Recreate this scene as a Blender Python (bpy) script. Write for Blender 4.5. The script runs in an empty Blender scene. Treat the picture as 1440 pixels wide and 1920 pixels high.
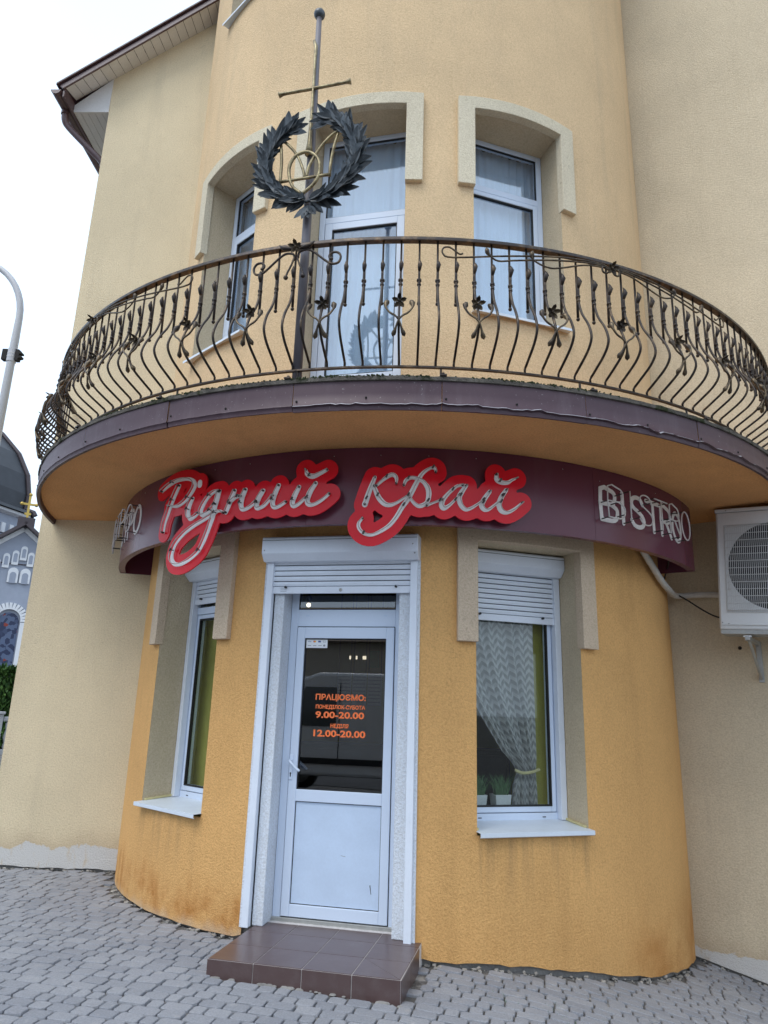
import bpy, bmesh, math, random
import numpy as np
from mathutils import Vector, Matrix, noise

random.seed(7)
SC = bpy.context.scene
COL = SC.collection
R_ = math.radians
sin, cos, pi = math.sin, math.cos, math.pi

# ------------------------------------------------------------------ camera
def make_camera():
    yaw, pitch, roll, fpx = R_(-1.95), R_(15.68), R_(1.76), 1331.0
    f0 = Vector((sin(yaw), cos(yaw), 0)); r0 = Vector((cos(yaw), -sin(yaw), 0)); u0 = Vector((0, 0, 1))
    f = f0*cos(pitch) + u0*sin(pitch); u = u0*cos(pitch) - f0*sin(pitch)
    r = r0*cos(roll) + u*sin(roll); u = u*cos(roll) - r0*sin(roll)
    cd = bpy.data.cameras.new('camera'); co = bpy.data.objects.new('camera', cd); COL.objects.link(co)
    cd.sensor_fit = 'VERTICAL'; cd.sensor_height = 36.0; cd.sensor_width = 27.0
    cd.lens = 36.0*fpx/1920.0; cd.clip_start = 0.05; cd.clip_end = 2000
    m = Matrix(((r.x, u.x, -f.x, 0), (r.y, u.y, -f.y, -8.0), (r.z, u.z, -f.z, 0), (0, 0, 0, 1)))
    co.matrix_world = m
    SC.camera = co
    return co
CAM = make_camera()
SC.render.resolution_x = 768; SC.render.resolution_y = 1024

# ------------------------------------------------------------------ sky, sun, exposure (overcast day)
SUN_EL, SUN_AZ = 58.0, -38.0           # azimuth from -Y (the street side) towards +X
sd = Vector((sin(R_(SUN_AZ))*cos(R_(SUN_EL)), -cos(R_(SUN_AZ))*cos(R_(SUN_EL)), sin(R_(SUN_EL))))
W = bpy.data.worlds.new('World'); SC.world = W; W.use_nodes = True
nt = W.node_tree; nt.nodes.clear()
sky = nt.nodes.new('ShaderNodeTexSky'); sky.sky_type = 'NISHITA'; sky.sun_disc = False
sky.sun_elevation = R_(SUN_EL); sky.sun_rotation = math.atan2(sd.x, sd.y)
sky.air_density = 1.0; sky.dust_density = 3.0
sk = nt.nodes.new('ShaderNodeMix'); sk.data_type = 'RGBA'; sk.blend_type = 'MULTIPLY'; sk.inputs[0].default_value = 1.0
sk.inputs[7].default_value = (0.10, 0.10, 0.10, 1)
nt.links.new(sky.outputs[0], sk.inputs[6])
tc = nt.nodes.new('ShaderNodeTexCoord'); nz = nt.nodes.new('ShaderNodeTexNoise')
nz.inputs['Scale'].default_value = 1.6; nz.inputs['Detail'].default_value = 3
nt.links.new(tc.outputs['Generated'], nz.inputs['Vector'])
cr = nt.nodes.new('ShaderNodeValToRGB')
cr.color_ramp.elements[0].position = 0.3; cr.color_ramp.elements[0].color = (0.69, 0.875, 1.10, 1)
cr.color_ramp.elements[1].position = 0.7; cr.color_ramp.elements[1].color = (0.89, 1.03, 1.22, 1)
nt.links.new(nz.outputs[0], cr.inputs[0])
mx = nt.nodes.new('ShaderNodeMix'); mx.data_type = 'RGBA'; mx.inputs[0].default_value = 0.86   # cloud cover
nt.links.new(sk.outputs[2], mx.inputs[6]); nt.links.new(cr.outputs[0], mx.inputs[7])
bg = nt.nodes.new('ShaderNodeBackground'); bg.inputs[1].default_value = 1.0
nt.links.new(mx.outputs[2], bg.inputs[0])
wo = nt.nodes.new('ShaderNodeOutputWorld'); nt.links.new(bg.outputs[0], wo.inputs[0])

sun = bpy.data.lights.new('sun', 'SUN'); sun.energy = 1.2; sun.angle = R_(35); sun.color = (1.0, 0.965, 0.91)
so = bpy.data.objects.new('sun', sun); COL.objects.link(so)
so.rotation_euler = (-sd).to_track_quat('-Z', 'Y').to_euler(); so.location = sd*30

SC.view_settings.view_transform = 'Standard'; SC.view_settings.look = 'None'
SC.view_settings.exposure = 0.56; SC.view_settings.gamma = 1.0
SC.view_settings.use_curve_mapping = False
SC.cycles.max_bounces = 8; SC.cycles.transparent_max_bounces = 12
SC.cycles.use_denoising = True
SC.cycles.use_adaptive_sampling = True; SC.cycles.adaptive_threshold = 0.02
SC.cycles.sample_clamp_indirect = 6.0

# ------------------------------------------------------------------ materials
MATS = {}
class NB:
    def __init__(s, name):
        s.m = bpy.data.materials.new(name); s.m.use_nodes = True
        s.t = s.m.node_tree; s.b = s.t.nodes['Principled BSDF']; s.out = s.t.nodes['Material Output']
        MATS[name] = s.m
        s._geo = None
    def n(s, typ, **kw):
        x = s.t.nodes.new(typ)
        for k, v in kw.items(): setattr(x, k, v)
        return x
    def l(s, a, b): s.t.links.new(a, b)
    def pos(s):
        if not s._geo: s._geo = s.n('ShaderNodeNewGeometry')
        return s._geo.outputs['Position']
    def obj(s):
        return s.n('ShaderNodeTexCoord').outputs['Object']
    def noise(s, scale, detail=4, rough=.55, vec=None, stretch=None):
        x = s.n('ShaderNodeTexNoise'); x.inputs['Scale'].default_value = scale
        x.inputs['Detail'].default_value = detail; x.inputs['Roughness'].default_value = rough
        v = vec or s.pos()
        if stretch:
            mp = s.n('ShaderNodeMapping'); mp.inputs['Scale'].default_value = stretch; s.l(v, mp.inputs[0]); v = mp.outputs[0]
        s.l(v, x.inputs['Vector'])
        return x.outputs[0]
    def ramp(s, fac, a, b, ca=(0, 0, 0, 1), cb=(1, 1, 1, 1)):
        x = s.n('ShaderNodeValToRGB'); e = x.color_ramp.elements
        e[0].position = a; e[0].color = ca; e[1].position = b; e[1].color = cb
        s.l(fac, x.inputs[0]); return x.outputs[0]
    def math(s, op, a, b=None, clamp=False):
        x = s.n('ShaderNodeMath', operation=op, use_clamp=clamp)
        for i, v in enumerate((a, b)):
            if v is None: continue
            if isinstance(v, (int, float)): x.inputs[i].default_value = v
            else: s.l(v, x.inputs[i])
        return x.outputs[0]
    def mix(s, fac, a, b, mode='MIX'):
        x = s.n('ShaderNodeMix', data_type='RGBA', blend_type=mode)
        for i, v in ((0, fac), (6, a), (7, b)):
            if isinstance(v, (int, float)): x.inputs[i].default_value = v
            elif isinstance(v, tuple): x.inputs[i].default_value = v if len(v) == 4 else (*v, 1)
            else: s.l(v, x.inputs[i])
        return x.outputs[2]
    def zc(s):
        x = s.n('ShaderNodeSeparateXYZ'); s.l(s.pos(), x.inputs[0]); return x.outputs
    def remap(s, v, a, b, c=0., d=1.):
        x = s.n('ShaderNodeMapRange', interpolation_type='SMOOTHSTEP'); x.inputs[1].default_value = a; x.inputs[2].default_value = b
        x.inputs[3].default_value = c; x.inputs[4].default_value = d; s.l(v, x.inputs[0]); return x.outputs[0]
    def bump(s, h, dist=.004, strength=.5):
        x = s.n('ShaderNodeBump'); x.inputs['Distance'].default_value = dist; x.inputs['Strength'].default_value = strength
        s.l(h, x.inputs['Height']); s.l(x.outputs[0], s.b.inputs['Normal'])
    def col(s, c):
        if isinstance(c, tuple): s.b.inputs['Base Color'].default_value = (*c, 1) if len(c) == 3 else c
        else: s.l(c, s.b.inputs['Base Color'])
        return s
    def set(s, rough=.5, metal=0., spec=.5):
        s.b.inputs['Roughness'].default_value = rough; s.b.inputs['Metallic'].default_value = metal
        s.b.inputs['Specular IOR Level'].default_value = spec
        return s

def lerp(c, k): return tuple(min(1., v*k) for v in c)
def M(name, c, rough=.5, metal=0., var=.08, vs=3., fine=.05, fs=60., bump=0., bs=150., bd=.003, spec=.5):
    b = NB(name); b.set(rough, metal, spec)
    if var or fine:
        x = b.mix(b.ramp(b.noise(vs, 4), .3, .7), lerp(c, 1-var), lerp(c, 1+var))
        if fine: x = b.mix(b.ramp(b.noise(fs, 3), .3, .7), x, b.mix(1.0, x, (1-fine*2, 1-fine*2, 1-fine*2), 'MULTIPLY'))
        b.col(x)
    else: b.col(c)
    if bump: b.bump(b.noise(bs, 4, .6), bd, bump)
    return b.m

def plaster(name, c, grime=(.36, .30, .22), speck=.5, base=None):
    """mineral render: large soft blotches, grain, tiny pits, optional foot-of-wall wear"""
    b = NB(name); b.set(.92, 0, .25)
    x = b.mix(b.ramp(b.noise(.9, 3, .6), .3, .7), lerp(c, .91), lerp(c, 1.06))
    st = b.noise(4.5, 4, .65, stretch=(1, 1, .07))            # rain streaks
    x = b.mix(b.math('MULTIPLY', b.ramp(st, .54, .72), .30), x, b.mix(.5, c, grime))
    x = b.mix(b.math('MULTIPLY', b.ramp(b.noise(5.5, 4, .7), .58, .70), .16), x, lerp(c, 1.16))
    vo = b.n('ShaderNodeTexVoronoi', feature='DISTANCE_TO_EDGE'); vo.inputs['Scale'].default_value = .55
    wv = b.n('ShaderNodeVectorMath', operation='ADD'); nv = b.n('ShaderNodeTexNoise'); nv.inputs['Scale'].default_value = 3.; nv.inputs['Detail'].default_value = 4
    b.l(b.pos(), nv.inputs['Vector']); b.l(b.pos(), wv.inputs[0]); b.l(nv.outputs['Color'], wv.inputs[1]); b.l(wv.outputs[0], vo.inputs['Vector'])
    crack = b.math('MULTIPLY', b.remap(vo.outputs['Distance'], .0035, .0010), b.ramp(b.noise(1.3, 2), .56, .66))
    x = b.mix(b.math('MULTIPLY', crack, .22), x, lerp(c, .45))
    x = b.mix(b.math('MULTIPLY', b.ramp(b.noise(2.3, 4, .65, stretch=(1, 1, .35)), .52, .75), .22), x, b.mix(.6, c, grime))
    g = b.noise(70, 3, .75)
    x = b.mix(b.ramp(g, .36, .62), b.mix(1., x, (.82, .80, .77), 'MULTIPLY'), x)
    pit = b.ramp(b.noise(26, 3, .5), .66, .73)
    x = b.mix(b.math('MULTIPLY', pit, speck*.45), x, b.mix(1., x, (.62, .56, .5), 'MULTIPLY'))
    if base: x = base(b, x)
    b.col(x)
    b.bump(g, .010, .9)
    return b.m

def foot_ochre(b, x):
    """rising damp: rusty blotches left of the door, faint marks to the right"""
    o = b.zc(); n1 = b.noise(2.6, 4, .6); n2 = b.noise(9, 3, .6, stretch=(1, 1, .25))
    hgt = b.math('ADD', o[2], b.math('MULTIPLY', n1, -.62))
    left = b.remap(o[0], -.85, -1.0)
    corner = b.math('MULTIPLY', b.remap(o[0], 1.55, 1.95), b.remap(o[2], -1.30, -1.72))
    m = b.math('MULTIPLY', b.remap(hgt, -1.42, -1.80), b.ramp(n2, .25, .6))
    m = b.math('MULTIPLY', m, b.math('ADD', b.math('MULTIPLY', b.math('MULTIPLY', left, b.ramp(b.noise(3.7, 4, .65), .40, .62)), .85), .12))
    m = b.math('ADD', m, b.math('MULTIPLY', corner, b.math('MULTIPLY', b.ramp(n1, .40, .66), .6)), True)
    x = b.mix(m, x, (.42, .165, .035))
    ang_ = b.math('ARCTAN2', o[0], b.math('MULTIPLY', o[1], -1.))
    near = None
    for w in (-42.1, 20.3):
        q = b.remap(b.math('ABSOLUTE', b.math('SUBTRACT', ang_, math.radians(w))), math.radians(10.6), math.radians(8.6))
        near = q if near is None else b.math('ADD', near, q)
    drip = b.math('MULTIPLY', b.math('MULTIPLY', near, b.remap(o[2], -1.32, -.86)), b.remap(o[2], -.79, -.82))
    drip = b.math('MULTIPLY', drip, b.ramp(b.noise(16, 3, .6, stretch=(1, 1, .05)), .46, .70))
    x = b.mix(b.math('MULTIPLY', drip, .42), x, (.30, .19, .09))
    pale = b.math('MULTIPLY', b.remap(b.math('ADD', o[2], b.math('MULTIPLY', n2, -.16)), -1.54, -1.63), b.math('MULTIPLY', left, .45))
    return b.mix(pale, x, (.62, .50, .36))
def foot_white(level, fall=0.):
    def f(b, x):
        o = b.zc()
        h = b.math('ADD', o[2], b.math('MULTIPLY', b.noise(3.2, 5, .62), -.34))
        damp = b.remap(h, level+.02, level-.22)
        x = b.mix(b.math('MULTIPLY', damp, .5), x, (.42, .31, .20))
        m = b.remap(h, level-.162, level-.175)
        m = b.math('MULTIPLY', m, b.ramp(b.noise(14, 4, .6, stretch=(1, 1, .3)), .22, .42))
        return b.mix(m, x, (.60, .585, .56))
    return f
C_UP = (.785, .575, .345); C_BEIGE = (.79, .665, .455); C_OCHRE = (.75, .43, .165); C_TRIM = (.74, .66, .50)
plaster('plaster_yellow', C_UP)
plaster('plaster_ochre', C_OCHRE, grime=(.34, .18, .06), base=foot_ochre)
plaster('plaster_soffit', (.80, .415, .17), grime=(.34, .18, .06), speck=.2)
plaster('plaster_beige_left', C_BEIGE, base=foot_white(-1.335))
plaster('plaster_beige_right', (.70, .595, .43), base=foot_white(-1.90))
plaster('plaster_trim', C_TRIM, speck=1.)
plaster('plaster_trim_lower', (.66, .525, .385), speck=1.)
plaster('plaster_white', (.76, .81, .88), speck=.2)
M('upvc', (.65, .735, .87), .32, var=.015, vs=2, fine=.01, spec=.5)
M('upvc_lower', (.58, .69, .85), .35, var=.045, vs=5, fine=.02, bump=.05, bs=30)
M('sill_metal', (.66, .725, .80), .35, var=.045, vs=5, fine=.02)
M('shutter_metal', (.74, .79, .87), .42, var=.03, vs=5, fine=.015)
M('gasket', (.012, .012, .013), .6, var=0, fine=0)
M('gap_dark', (.02, .018, .016), .9, var=0, fine=0)
M('steel', (.45, .46, .47), .35, 1., var=.05)
M('concrete', (.27, .26, .245), .95, var=.2, vs=5, fine=.12, bump=.6, bs=60, bd=.008)
M('rubble', (.33, .31, .28), .95, var=.25, vs=20, fine=.1, bump=.5, bs=90)
M('interior_yellow', (.46, .42, .085), .9, var=.05)
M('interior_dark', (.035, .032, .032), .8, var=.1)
M('counter', (.028, .028, .033), .5, var=.1)
M('floor_inside', (.12, .10, .085), .5)
M('brown_metal', (.095, .055, .058), .4, .0, var=.12, vs=2, fine=.02, spec=.6)
M('soffit_white', (.66, .645, .63), .5, var=.05, vs=5)
M('roof_metal', (.075, .04, .045), .45, var=.1)
M('print_orange', (.95, .20, .05), .5, var=0, fine=0)
M('print_white', (.78, .8, .82), .4, var=0, fine=0)
M('print_blue', (.03, .06, .25), .4, var=0, fine=0)
M('print_red', (.6, .02, .02), .4, var=0, fine=0)
M('print_yellow', (.8, .4, .02), .4, var=0, fine=0)
M('print_grey', (.25, .27, .3), .4, var=0, fine=0)
M('ac_white', (.70, .71, .71), .4, var=.04, vs=3, fine=.02)
M('ac_grille', (.62, .62, .61), .5, var=.06)
M('ac_dark', (.022, .022, .024), .6, var=.1)
M('galvanised', (.42, .42, .40), .5, .5, var=.12, vs=10)
M('pipe_wrap', (.62, .60, .56), .6, var=.08, vs=12, bump=.4, bs=40)
M('rubber_black', (.01, .01, .01), .5, var=0, fine=0)
M('terracotta_pot', (.72, .72, .70), .5, var=.05)
M('grass_blade', (.07, .16, .055), .6, var=.3, vs=30)
M('lamp_paint', (.50, .50, .52), .45, var=.06)
M('church_grey', (.31, .34, .41), .85, var=.06, vs=.6, fine=.03, fs=5)
M('church_white', (.72, .73, .75), .8, var=.05)
M('church_roof', (.030, .033, .040), .45, .2, var=.2, vs=1.5)
M('church_trim', (.06, .045, .05), .6)
M('gold', (.52, .36, .09), .45, .6, var=.05)
M('van_paint', (.66, .67, .68), .25, var=.03, vs=1)
M('van_glass', (.06, .068, .078), .06, var=0, fine=0)
M('tyre', (.015, .015, .015), .8, var=.1)
M('street_wall', (.42, .37, .31), .9, var=.08)
M('street_wall_dark', (.20, .15, .12), .9, var=.1)
M('street_glass', (.03, .035, .045), .1, var=0, fine=0)
M('asphalt', (.085, .085, .088), .9, var=.15, vs=1, fine=.1, bump=.4, bs=80)
M('menu_print', (.55, .55, .53), .5, var=.1, vs=40)
M('poster_green', (.06, .42, .08), .5, var=.2, vs=30)
M('stone_fence', (.34, .345, .35), .9, var=.12, vs=6, bump=.3, bs=40)
M('bark', (.09, .065, .045), .9, var=.2, vs=12)

b = NB('sign_panel'); b.set(.26, 0, .34)          # maroon composite sheet, slightly glossy
x = b.mix(b.ramp(b.noise(1.2, 3), .3, .7), (.125, .034, .054), (.145, .042, .064))
x = b.mix(b.math('MULTIPLY', b.ramp(b.noise(5, 5, .6, stretch=(1, 1, .3)), .55, .8), .25), x, (.17, .10, .11)); b.col(x)
b.bump(b.noise(2.2, 2), .02, .06)
b = NB('sign_red'); b.set(.12, 0, .20)
b.col(b.mix(b.ramp(b.noise(3, 3), .3, .7), (.66, .010, .020), (.74, .016, .028)))
M('letter_white', (.86, .84, .82), .45, var=.04, vs=15)
b = NB('neon_glass'); b.col((.66, .60, .56)).set(.10, 0, .6); b.b.inputs['Transmission Weight'].default_value = .40; b.b.inputs['IOR'].default_value = 1.2
M('tube_pale', (.72, .69, .67), .2, var=.08, vs=40)
M('tube_dark', (.05, .045, .04), .5, var=.2, vs=60)

b = NB('fascia_metal'); b.set(.48, .0, .32)       # weathered maroon sheet
x = b.mix(b.ramp(b.noise(1.7, 4), .3, .7), (.062, .033, .043), (.080, .047, .058))
x = b.mix(b.math('MULTIPLY', b.ramp(b.noise(7, 6, .7, stretch=(1, 1, .25)), .52, .80), .35), x, (.16, .13, .145))
x = b.mix(b.math('MULTIPLY', b.ramp(b.noise(60, 3), .68, .74), .4), x, (.4, .38, .38)); b.col(x)
b.bump(b.noise(3.5, 2), .03, .12)
M('fascia_edge_glint', (.40, .39, .42), .4, .2, var=.25, vs=12)  # pale grey standing in for light caught along the fold

b = NB('slab_edge'); b.set(.95, 0, .2)            # mossy slab edge
x = b.mix(b.ramp(b.noise(8, 5, .7), .35, .65), (.075, .068, .06), (.16, .145, .125))
x = b.mix(b.ramp(b.noise(5, 6, .7), .56, .66), x, (.028, .035, .014)); b.col(x)
b.bump(b.noise(40, 5, .7), .02, .9)
M('moss', (.03, .042, .014), .95, var=.4, vs=25)

b = NB('wrought_iron'); b.set(.42, .55, .5)       # dark paint rubbed with bronze patina
p = b.ramp(b.noise(13, 5, .7), .50, .74)
x = b.mix(p, (.034, .026, .023), (.155, .105, .060)); b.col(x)
b.bump(b.noise(120, 3), .002, .4)
b = NB('iron_leaf'); b.set(.34, .25, .6)
b.col(b.mix(b.ramp(b.noise(9, 4, .6), .4, .7), (.036, .046, .055), (.10, .108, .115)))
b.bump(b.noise(70, 4), .003, .5)
b = NB('bronze_patina'); b.set(.4, .6, .5)
b.col(b.mix(b.ramp(b.noise(16, 5, .7), .35, .65), (.10, .075, .04), (.36, .30, .17)))
b = NB('bronze_dark'); b.set(.42, .6, .5)
b.col(b.mix(b.ramp(b.noise(16, 4, .7), .42, .72), (.045, .034, .026), (.20, .145, .082)))
b = NB('post_iron'); b.set(.45, .0, .5)
b.col(b.mix(b.ramp(b.noise(6, 4, .6, stretch=(1, 1, .3)), .4, .7), (.105, .096, .110), (.155, .142, .155)))

b = NB('paver'); b.set(.86, 0, .3)
oi = b.n('ShaderNodeObjectInfo'); ge = b.n('ShaderNodeNewGeometry')
rnd = b.math('FRACT', b.math('ADD', oi.outputs['Random'], ge.outputs['Random Per Island']))
x = b.mix(rnd, (.262, .270, .294), (.325, .330, .350))
x = b.mix(b.ramp(b.noise(1.1, 4), .35, .7), x, b.mix(1., x, (.86, .87, .90), 'MULTIPLY'))
x = b.mix(b.ramp(b.noise(95, 4, .7), .4, .65), b.mix(1., x, (.80, .80, .80), 'MULTIPLY'), x)
x = b.mix(b.math('MULTIPLY', b.ramp(b.noise(7, 5, .7), .6, .75), .5), x, (.44, .42, .40))
x = b.mix(b.math('MULTIPLY', b.ramp(b.noise(3.1, 5, .7), .60, .72), .35), x, (.20, .195, .195)); b.col(x)
b.bump(b.noise(140, 4, .7), .003, .6)
b = NB('joint_sand'); b.set(.95, 0, .2)
x = b.mix(b.ramp(b.noise(6, 5, .7), .5, .66), (.12, .115, .11), (.37, .355, .335))
x = b.mix(b.ramp(b.noise(2.2, 5, .7), .66, .74), x, (.06, .075, .03)); b.col(x)
b.bump(b.noise(150, 4, .7), .006, .8)
b = NB('step_tile'); b.set(.30, 0, .5)
x = b.mix(b.ramp(b.noise(2.4, 4), .3, .7), (.085, .052, .050), (.110, .076, .074))
x = b.mix(b.math('MULTIPLY', b.ramp(b.noise(9, 6, .7), .5, .8), .35), x, (.17, .145, .14)); b.col(x)
b.bump(b.noise(40, 3), .002, .2)
M('grout', (.60, .57, .55), .95, var=.15, vs=20)

def thin_glass(name, tint, f0):
    """window glass: clear film, reflection rising with the angle (Schlick), the same from both sides"""
    b = NB(name); b.t.nodes.remove(b.b)
    ge = b.n('ShaderNodeNewGeometry'); dt = b.n('ShaderNodeVectorMath', operation='DOT_PRODUCT')
    b.l(ge.outputs['Normal'], dt.inputs[0]); b.l(ge.outputs['Incoming'], dt.inputs[1])
    k = b.math('SUBTRACT', 1., b.math('ABSOLUTE', dt.outputs['Value']), True)
    fac = b.math('ADD', b.math('MULTIPLY', b.math('POWER', k, 5.), 1-f0), f0, True)
    tr = b.n('ShaderNodeBsdfTransparent'); tr.inputs[0].default_value = (*tint, 1)
    gl = b.n('ShaderNodeBsdfGlossy'); gl.inputs['Roughness'].default_value = 0.
    ms = b.n('ShaderNodeMixShader'); b.l(fac, ms.inputs[0]); b.l(tr.outputs[0], ms.inputs[1]); b.l(gl.outputs[0], ms.inputs[2])
    b.l(ms.outputs[0], b.out.inputs[0])
thin_glass('glass', (.92, .965, 1.0), .18)      # each pane has two such faces
thin_glass('glass_clear', (.90, .93, .93), .045)
thin_glass('glass_dark', (.66, .68, .70), .12)

def cloth(name, c, trans=.35, chev=False):
    b = NB(name); b.set(.9, 0, .1)
    if chev:
        uv = b.n('ShaderNodeUVMap'); sx = b.n('ShaderNodeSeparateXYZ'); b.l(uv.outputs[0], sx.inputs[0])
        tri = b.math('PINGPONG', b.math('MULTIPLY', sx.outputs[0], 8.), .5)
        ph = b.math('ADD', b.math('MULTIPLY', sx.outputs[1], 26.), b.math('MULTIPLY', tri, 1.9))
        st = b.ramp(b.math('FRACT', ph), .42, .58)
        x = b.mix(st, lerp(c, .60), c)
    else:
        x = b.mix(b.ramp(b.noise(4, 2), .3, .7), lerp(c, .95), c)
    b.col(x)
    tl = b.n('ShaderNodeBsdfTranslucent'); b.l(x, tl.inputs[0]) if not isinstance(x, tuple) else None
    ms = b.n('ShaderNodeMixShader'); ms.inputs[0].default_value = trans
    b.l(b.b.outputs[0], ms.inputs[1]); b.l(tl.outputs[0], ms.inputs[2]); b.l(ms.outputs[0], b.out.inputs[0])
cloth('curtain_white', (.76, .87, .99), .10); cloth('curtain_lace', (.78, .77, .75), chev=True)
b = NB('bulb'); b.b.inputs['Emission Color'].default_value = (1, .78, .5, 1); b.b.inputs['Emission Strength'].default_value = 6
b = NB('strip_light'); b.b.inputs['Emission Color'].default_value = (1, .85, .6, 1); b.b.inputs['Emission Strength'].default_value = 1.6
b = NB('foliage'); b.set(.6, 0, .3)
oi = b.n('ShaderNodeNewGeometry')
b.col(b.mix(oi.outputs['Random Per Island'], (.022, .06, .014), (.085, .17, .035)))
M('hedge_core', (.018, .045, .012), .9, var=.4, vs=8)
b = NB('mosaic'); b.set(.4)
v = b.n('ShaderNodeTexVoronoi'); v.inputs['Scale'].default_value = 5.5; b.l(b.pos(), v.inputs['Vector'])
sp = b.n('ShaderNodeSeparateColor'); b.l(v.outputs['Color'], sp.inputs[0])
x = b.mix(b.ramp(sp.outputs[0], .35, .45), (.015, .025, .07), (.08, .11, .19)); x = b.mix(b.ramp(sp.outputs[1], .90, .93), x, (.22, .03, .02)); b.col(x)

# ------------------------------------------------------------------ mesh helpers
class MB:
    def __init__(s): s.v = []; s.f = []; s.uv = None
    def add(s, vs, fs):
        o = len(s.v); s.v += [tuple(p) for p in vs]; s.f += [tuple(i+o for i in f) for f in fs]; return s
    def box(s, x0, x1, y0, y1, z0, z1):
        v = [(x, y, z) for z in (z0, z1) for y in (y0, y1) for x in (x0, x1)]
        return s.add(v, [(0, 2, 3, 1), (4, 5, 7, 6), (0, 1, 5, 4), (2, 6, 7, 3), (0, 4, 6, 2), (1, 3, 7, 5)])
    def xbox(s, M4, sx, sy, sz):
        v = [M4 @ Vector((x, y, z)) for z in (-sz/2, sz/2) for y in (-sy/2, sy/2) for x in (-sx/2, sx/2)]
        return s.add(v, [(0, 2, 3, 1), (4, 5, 7, 6), (0, 1, 5, 4), (2, 6, 7, 3), (0, 4, 6, 2), (1, 3, 7, 5)])
    def prism(s, poly, a, b, ax='x'):
        """polygon (p,q) extruded along an axis from a to b: ax x -> (y,z), y -> (x,z), z -> (x,y)"""
        def mk(p, t): return {'x': (t, p[0], p[1]), 'y': (p[0], t, p[1]), 'z': (p[0], p[1], t)}[ax]
        n = len(poly)
        v = [mk(p, a) for p in poly] + [mk(p, b) for p in poly]
        return s.add(v, [tuple(range(n))[::-1], tuple(range(n, 2*n))] + [(i, (i+1) % n, n+(i+1) % n, n+i) for i in range(n)])
    def tube(s, pts, r, seg=8, caps=True):
        pts = [Vector(p) for p in pts]; n = len(pts)
        rs = r if isinstance(r, (list, tuple)) else [r]*n
        prev = None; o = len(s.v)
        for i, p in enumerate(pts):
            d = (pts[min(i+1, n-1)] - pts[max(i-1, 0)])
            if d.length < 1e-9: d = Vector((0, 0, 1))
            d.normalize()
            if prev is None:
                a = Vector((0, 0, 1)) if abs(d.z) < .9 else Vector((1, 0, 0)); u = d.cross(a).normalized()
            else: u = (prev - d*prev.dot(d)); u = u.normalized() if u.length > 1e-6 else d.orthogonal().normalized()
            prev = u; w = d.cross(u)
            for k in range(seg):
                t = 2*pi*k/seg; s.v.append(tuple(p + (u*cos(t) + w*sin(t))*rs[i]))
        for i in range(n-1):
            for k in range(seg):
                k2 = (k+1) % seg; s.f.append((o+i*seg+k, o+i*seg+k2, o+(i+1)*seg+k2, o+(i+1)*seg+k))
        if caps:
            s.f.append(tuple(o+k for k in range(seg))[::-1]); s.f.append(tuple(o+(n-1)*seg+k for k in range(seg)))
        return s
    def lathe(s, prof, c=(0, 0, 0), seg=12, a0=0, a1=2*pi):
        full = abs(a1-a0-2*pi) < 1e-6; n = seg if full else seg+1; o = len(s.v)
        for (r, z) in prof:
            for k in range(n):
                t = a0+(a1-a0)*k/seg; s.v.append((c[0]+r*cos(t), c[1]+r*sin(t), c[2]+z))
        for i in range(len(prof)-1):
            for k in range(seg):
                k2 = (k+1) % n; s.f.append((o+i*n+k, o+i*n+k2, o+(i+1)*n+k2, o+(i+1)*n+k))
        return s
    def ball(s, c, r, seg=8, rings=6, sz=1.):
        return s.lathe([(max(r*sin(pi*i/rings), 1e-4), -r*sz*cos(pi*i/rings)) for i in range(rings+1)], c, seg)
    def tf(s, M4):
        s.v = [tuple(M4 @ Vector(p)) for p in s.v]; return s
    def mesh(s, name, mat, smooth=False):
        me = bpy.data.meshes.new(name); me.from_pydata(s.v, [], s.f)
        me.materials.append(MATS[mat] if isinstance(mat, str) else mat)
        if smooth: me.polygons.foreach_set('use_smooth', [True]*len(me.polygons))
        me.validate(); me.update(); return me
    def build(s, name, mat, parent=None, smooth=False, bevel=0., rz=None, loc=None, auto=None):
        me = s.mesh(name, mat, smooth); return link(name, me, parent, bevel, rz, loc, auto)
def link(name, me, parent=None, bevel=0., rz=None, loc=None, auto=None):
    o = bpy.data.objects.new(name, me); COL.objects.link(o); o.parent = parent
    if rz is not None: o.rotation_euler = (0, 0, rz)
    if loc is not None: o.location = loc
    if bevel:
        m = o.modifiers.new('bevel', 'BEVEL'); m.width = bevel; m.segments = 2; m.limit_method = 'ANGLE'; m.angle_limit = R_(35)
        m.harden_normals = False
    if auto:
        me.polygons.foreach_set('use_smooth', [True]*len(me.polygons))
        m = o.modifiers.new('wn', 'EDGE_SPLIT'); m.split_angle = R_(auto)
    return o
def thing(name, label, cat, loc=(0, 0, 0), rz=0., group=None):
    o = bpy.data.objects.new(name, None); COL.objects.link(o); o.location = loc; o.rotation_euler = (0, 0, rz)
    o.empty_display_size = .2
    return tag(o, label, cat, group)
def tag(o, label=None, cat=None, group=None, kind=None):
    for k, v in (('label', label), ('category', cat), ('group', group), ('kind', kind)):
        if v: o[k] = v
    return o
def P(ph, r, z): a = R_(ph); return (r*sin(a), -r*cos(a), z)
def catmull(pts, n=6):
    pts = [np.array(p, float) for p in pts]
    if len(pts) < 3: return [tuple(pts[0]*(1-t)+pts[1]*t) for t in np.linspace(0, 1, n+1)]
    q = [2*pts[0]-pts[1]] + pts + [2*pts[-1]-pts[-2]]; out = []
    for i in range(1, len(q)-2):
        for k in range(n):
            t = k/n
            out.append(.5*((2*q[i])+(-q[i-1]+q[i+1])*t+(2*q[i-1]-5*q[i]+4*q[i+1]-q[i+2])*t*t+(-q[i-1]+3*q[i]-3*q[i+1]+q[i+2])*t**3))
    out.append(q[-2]); return [tuple(p) for p in out]
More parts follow.
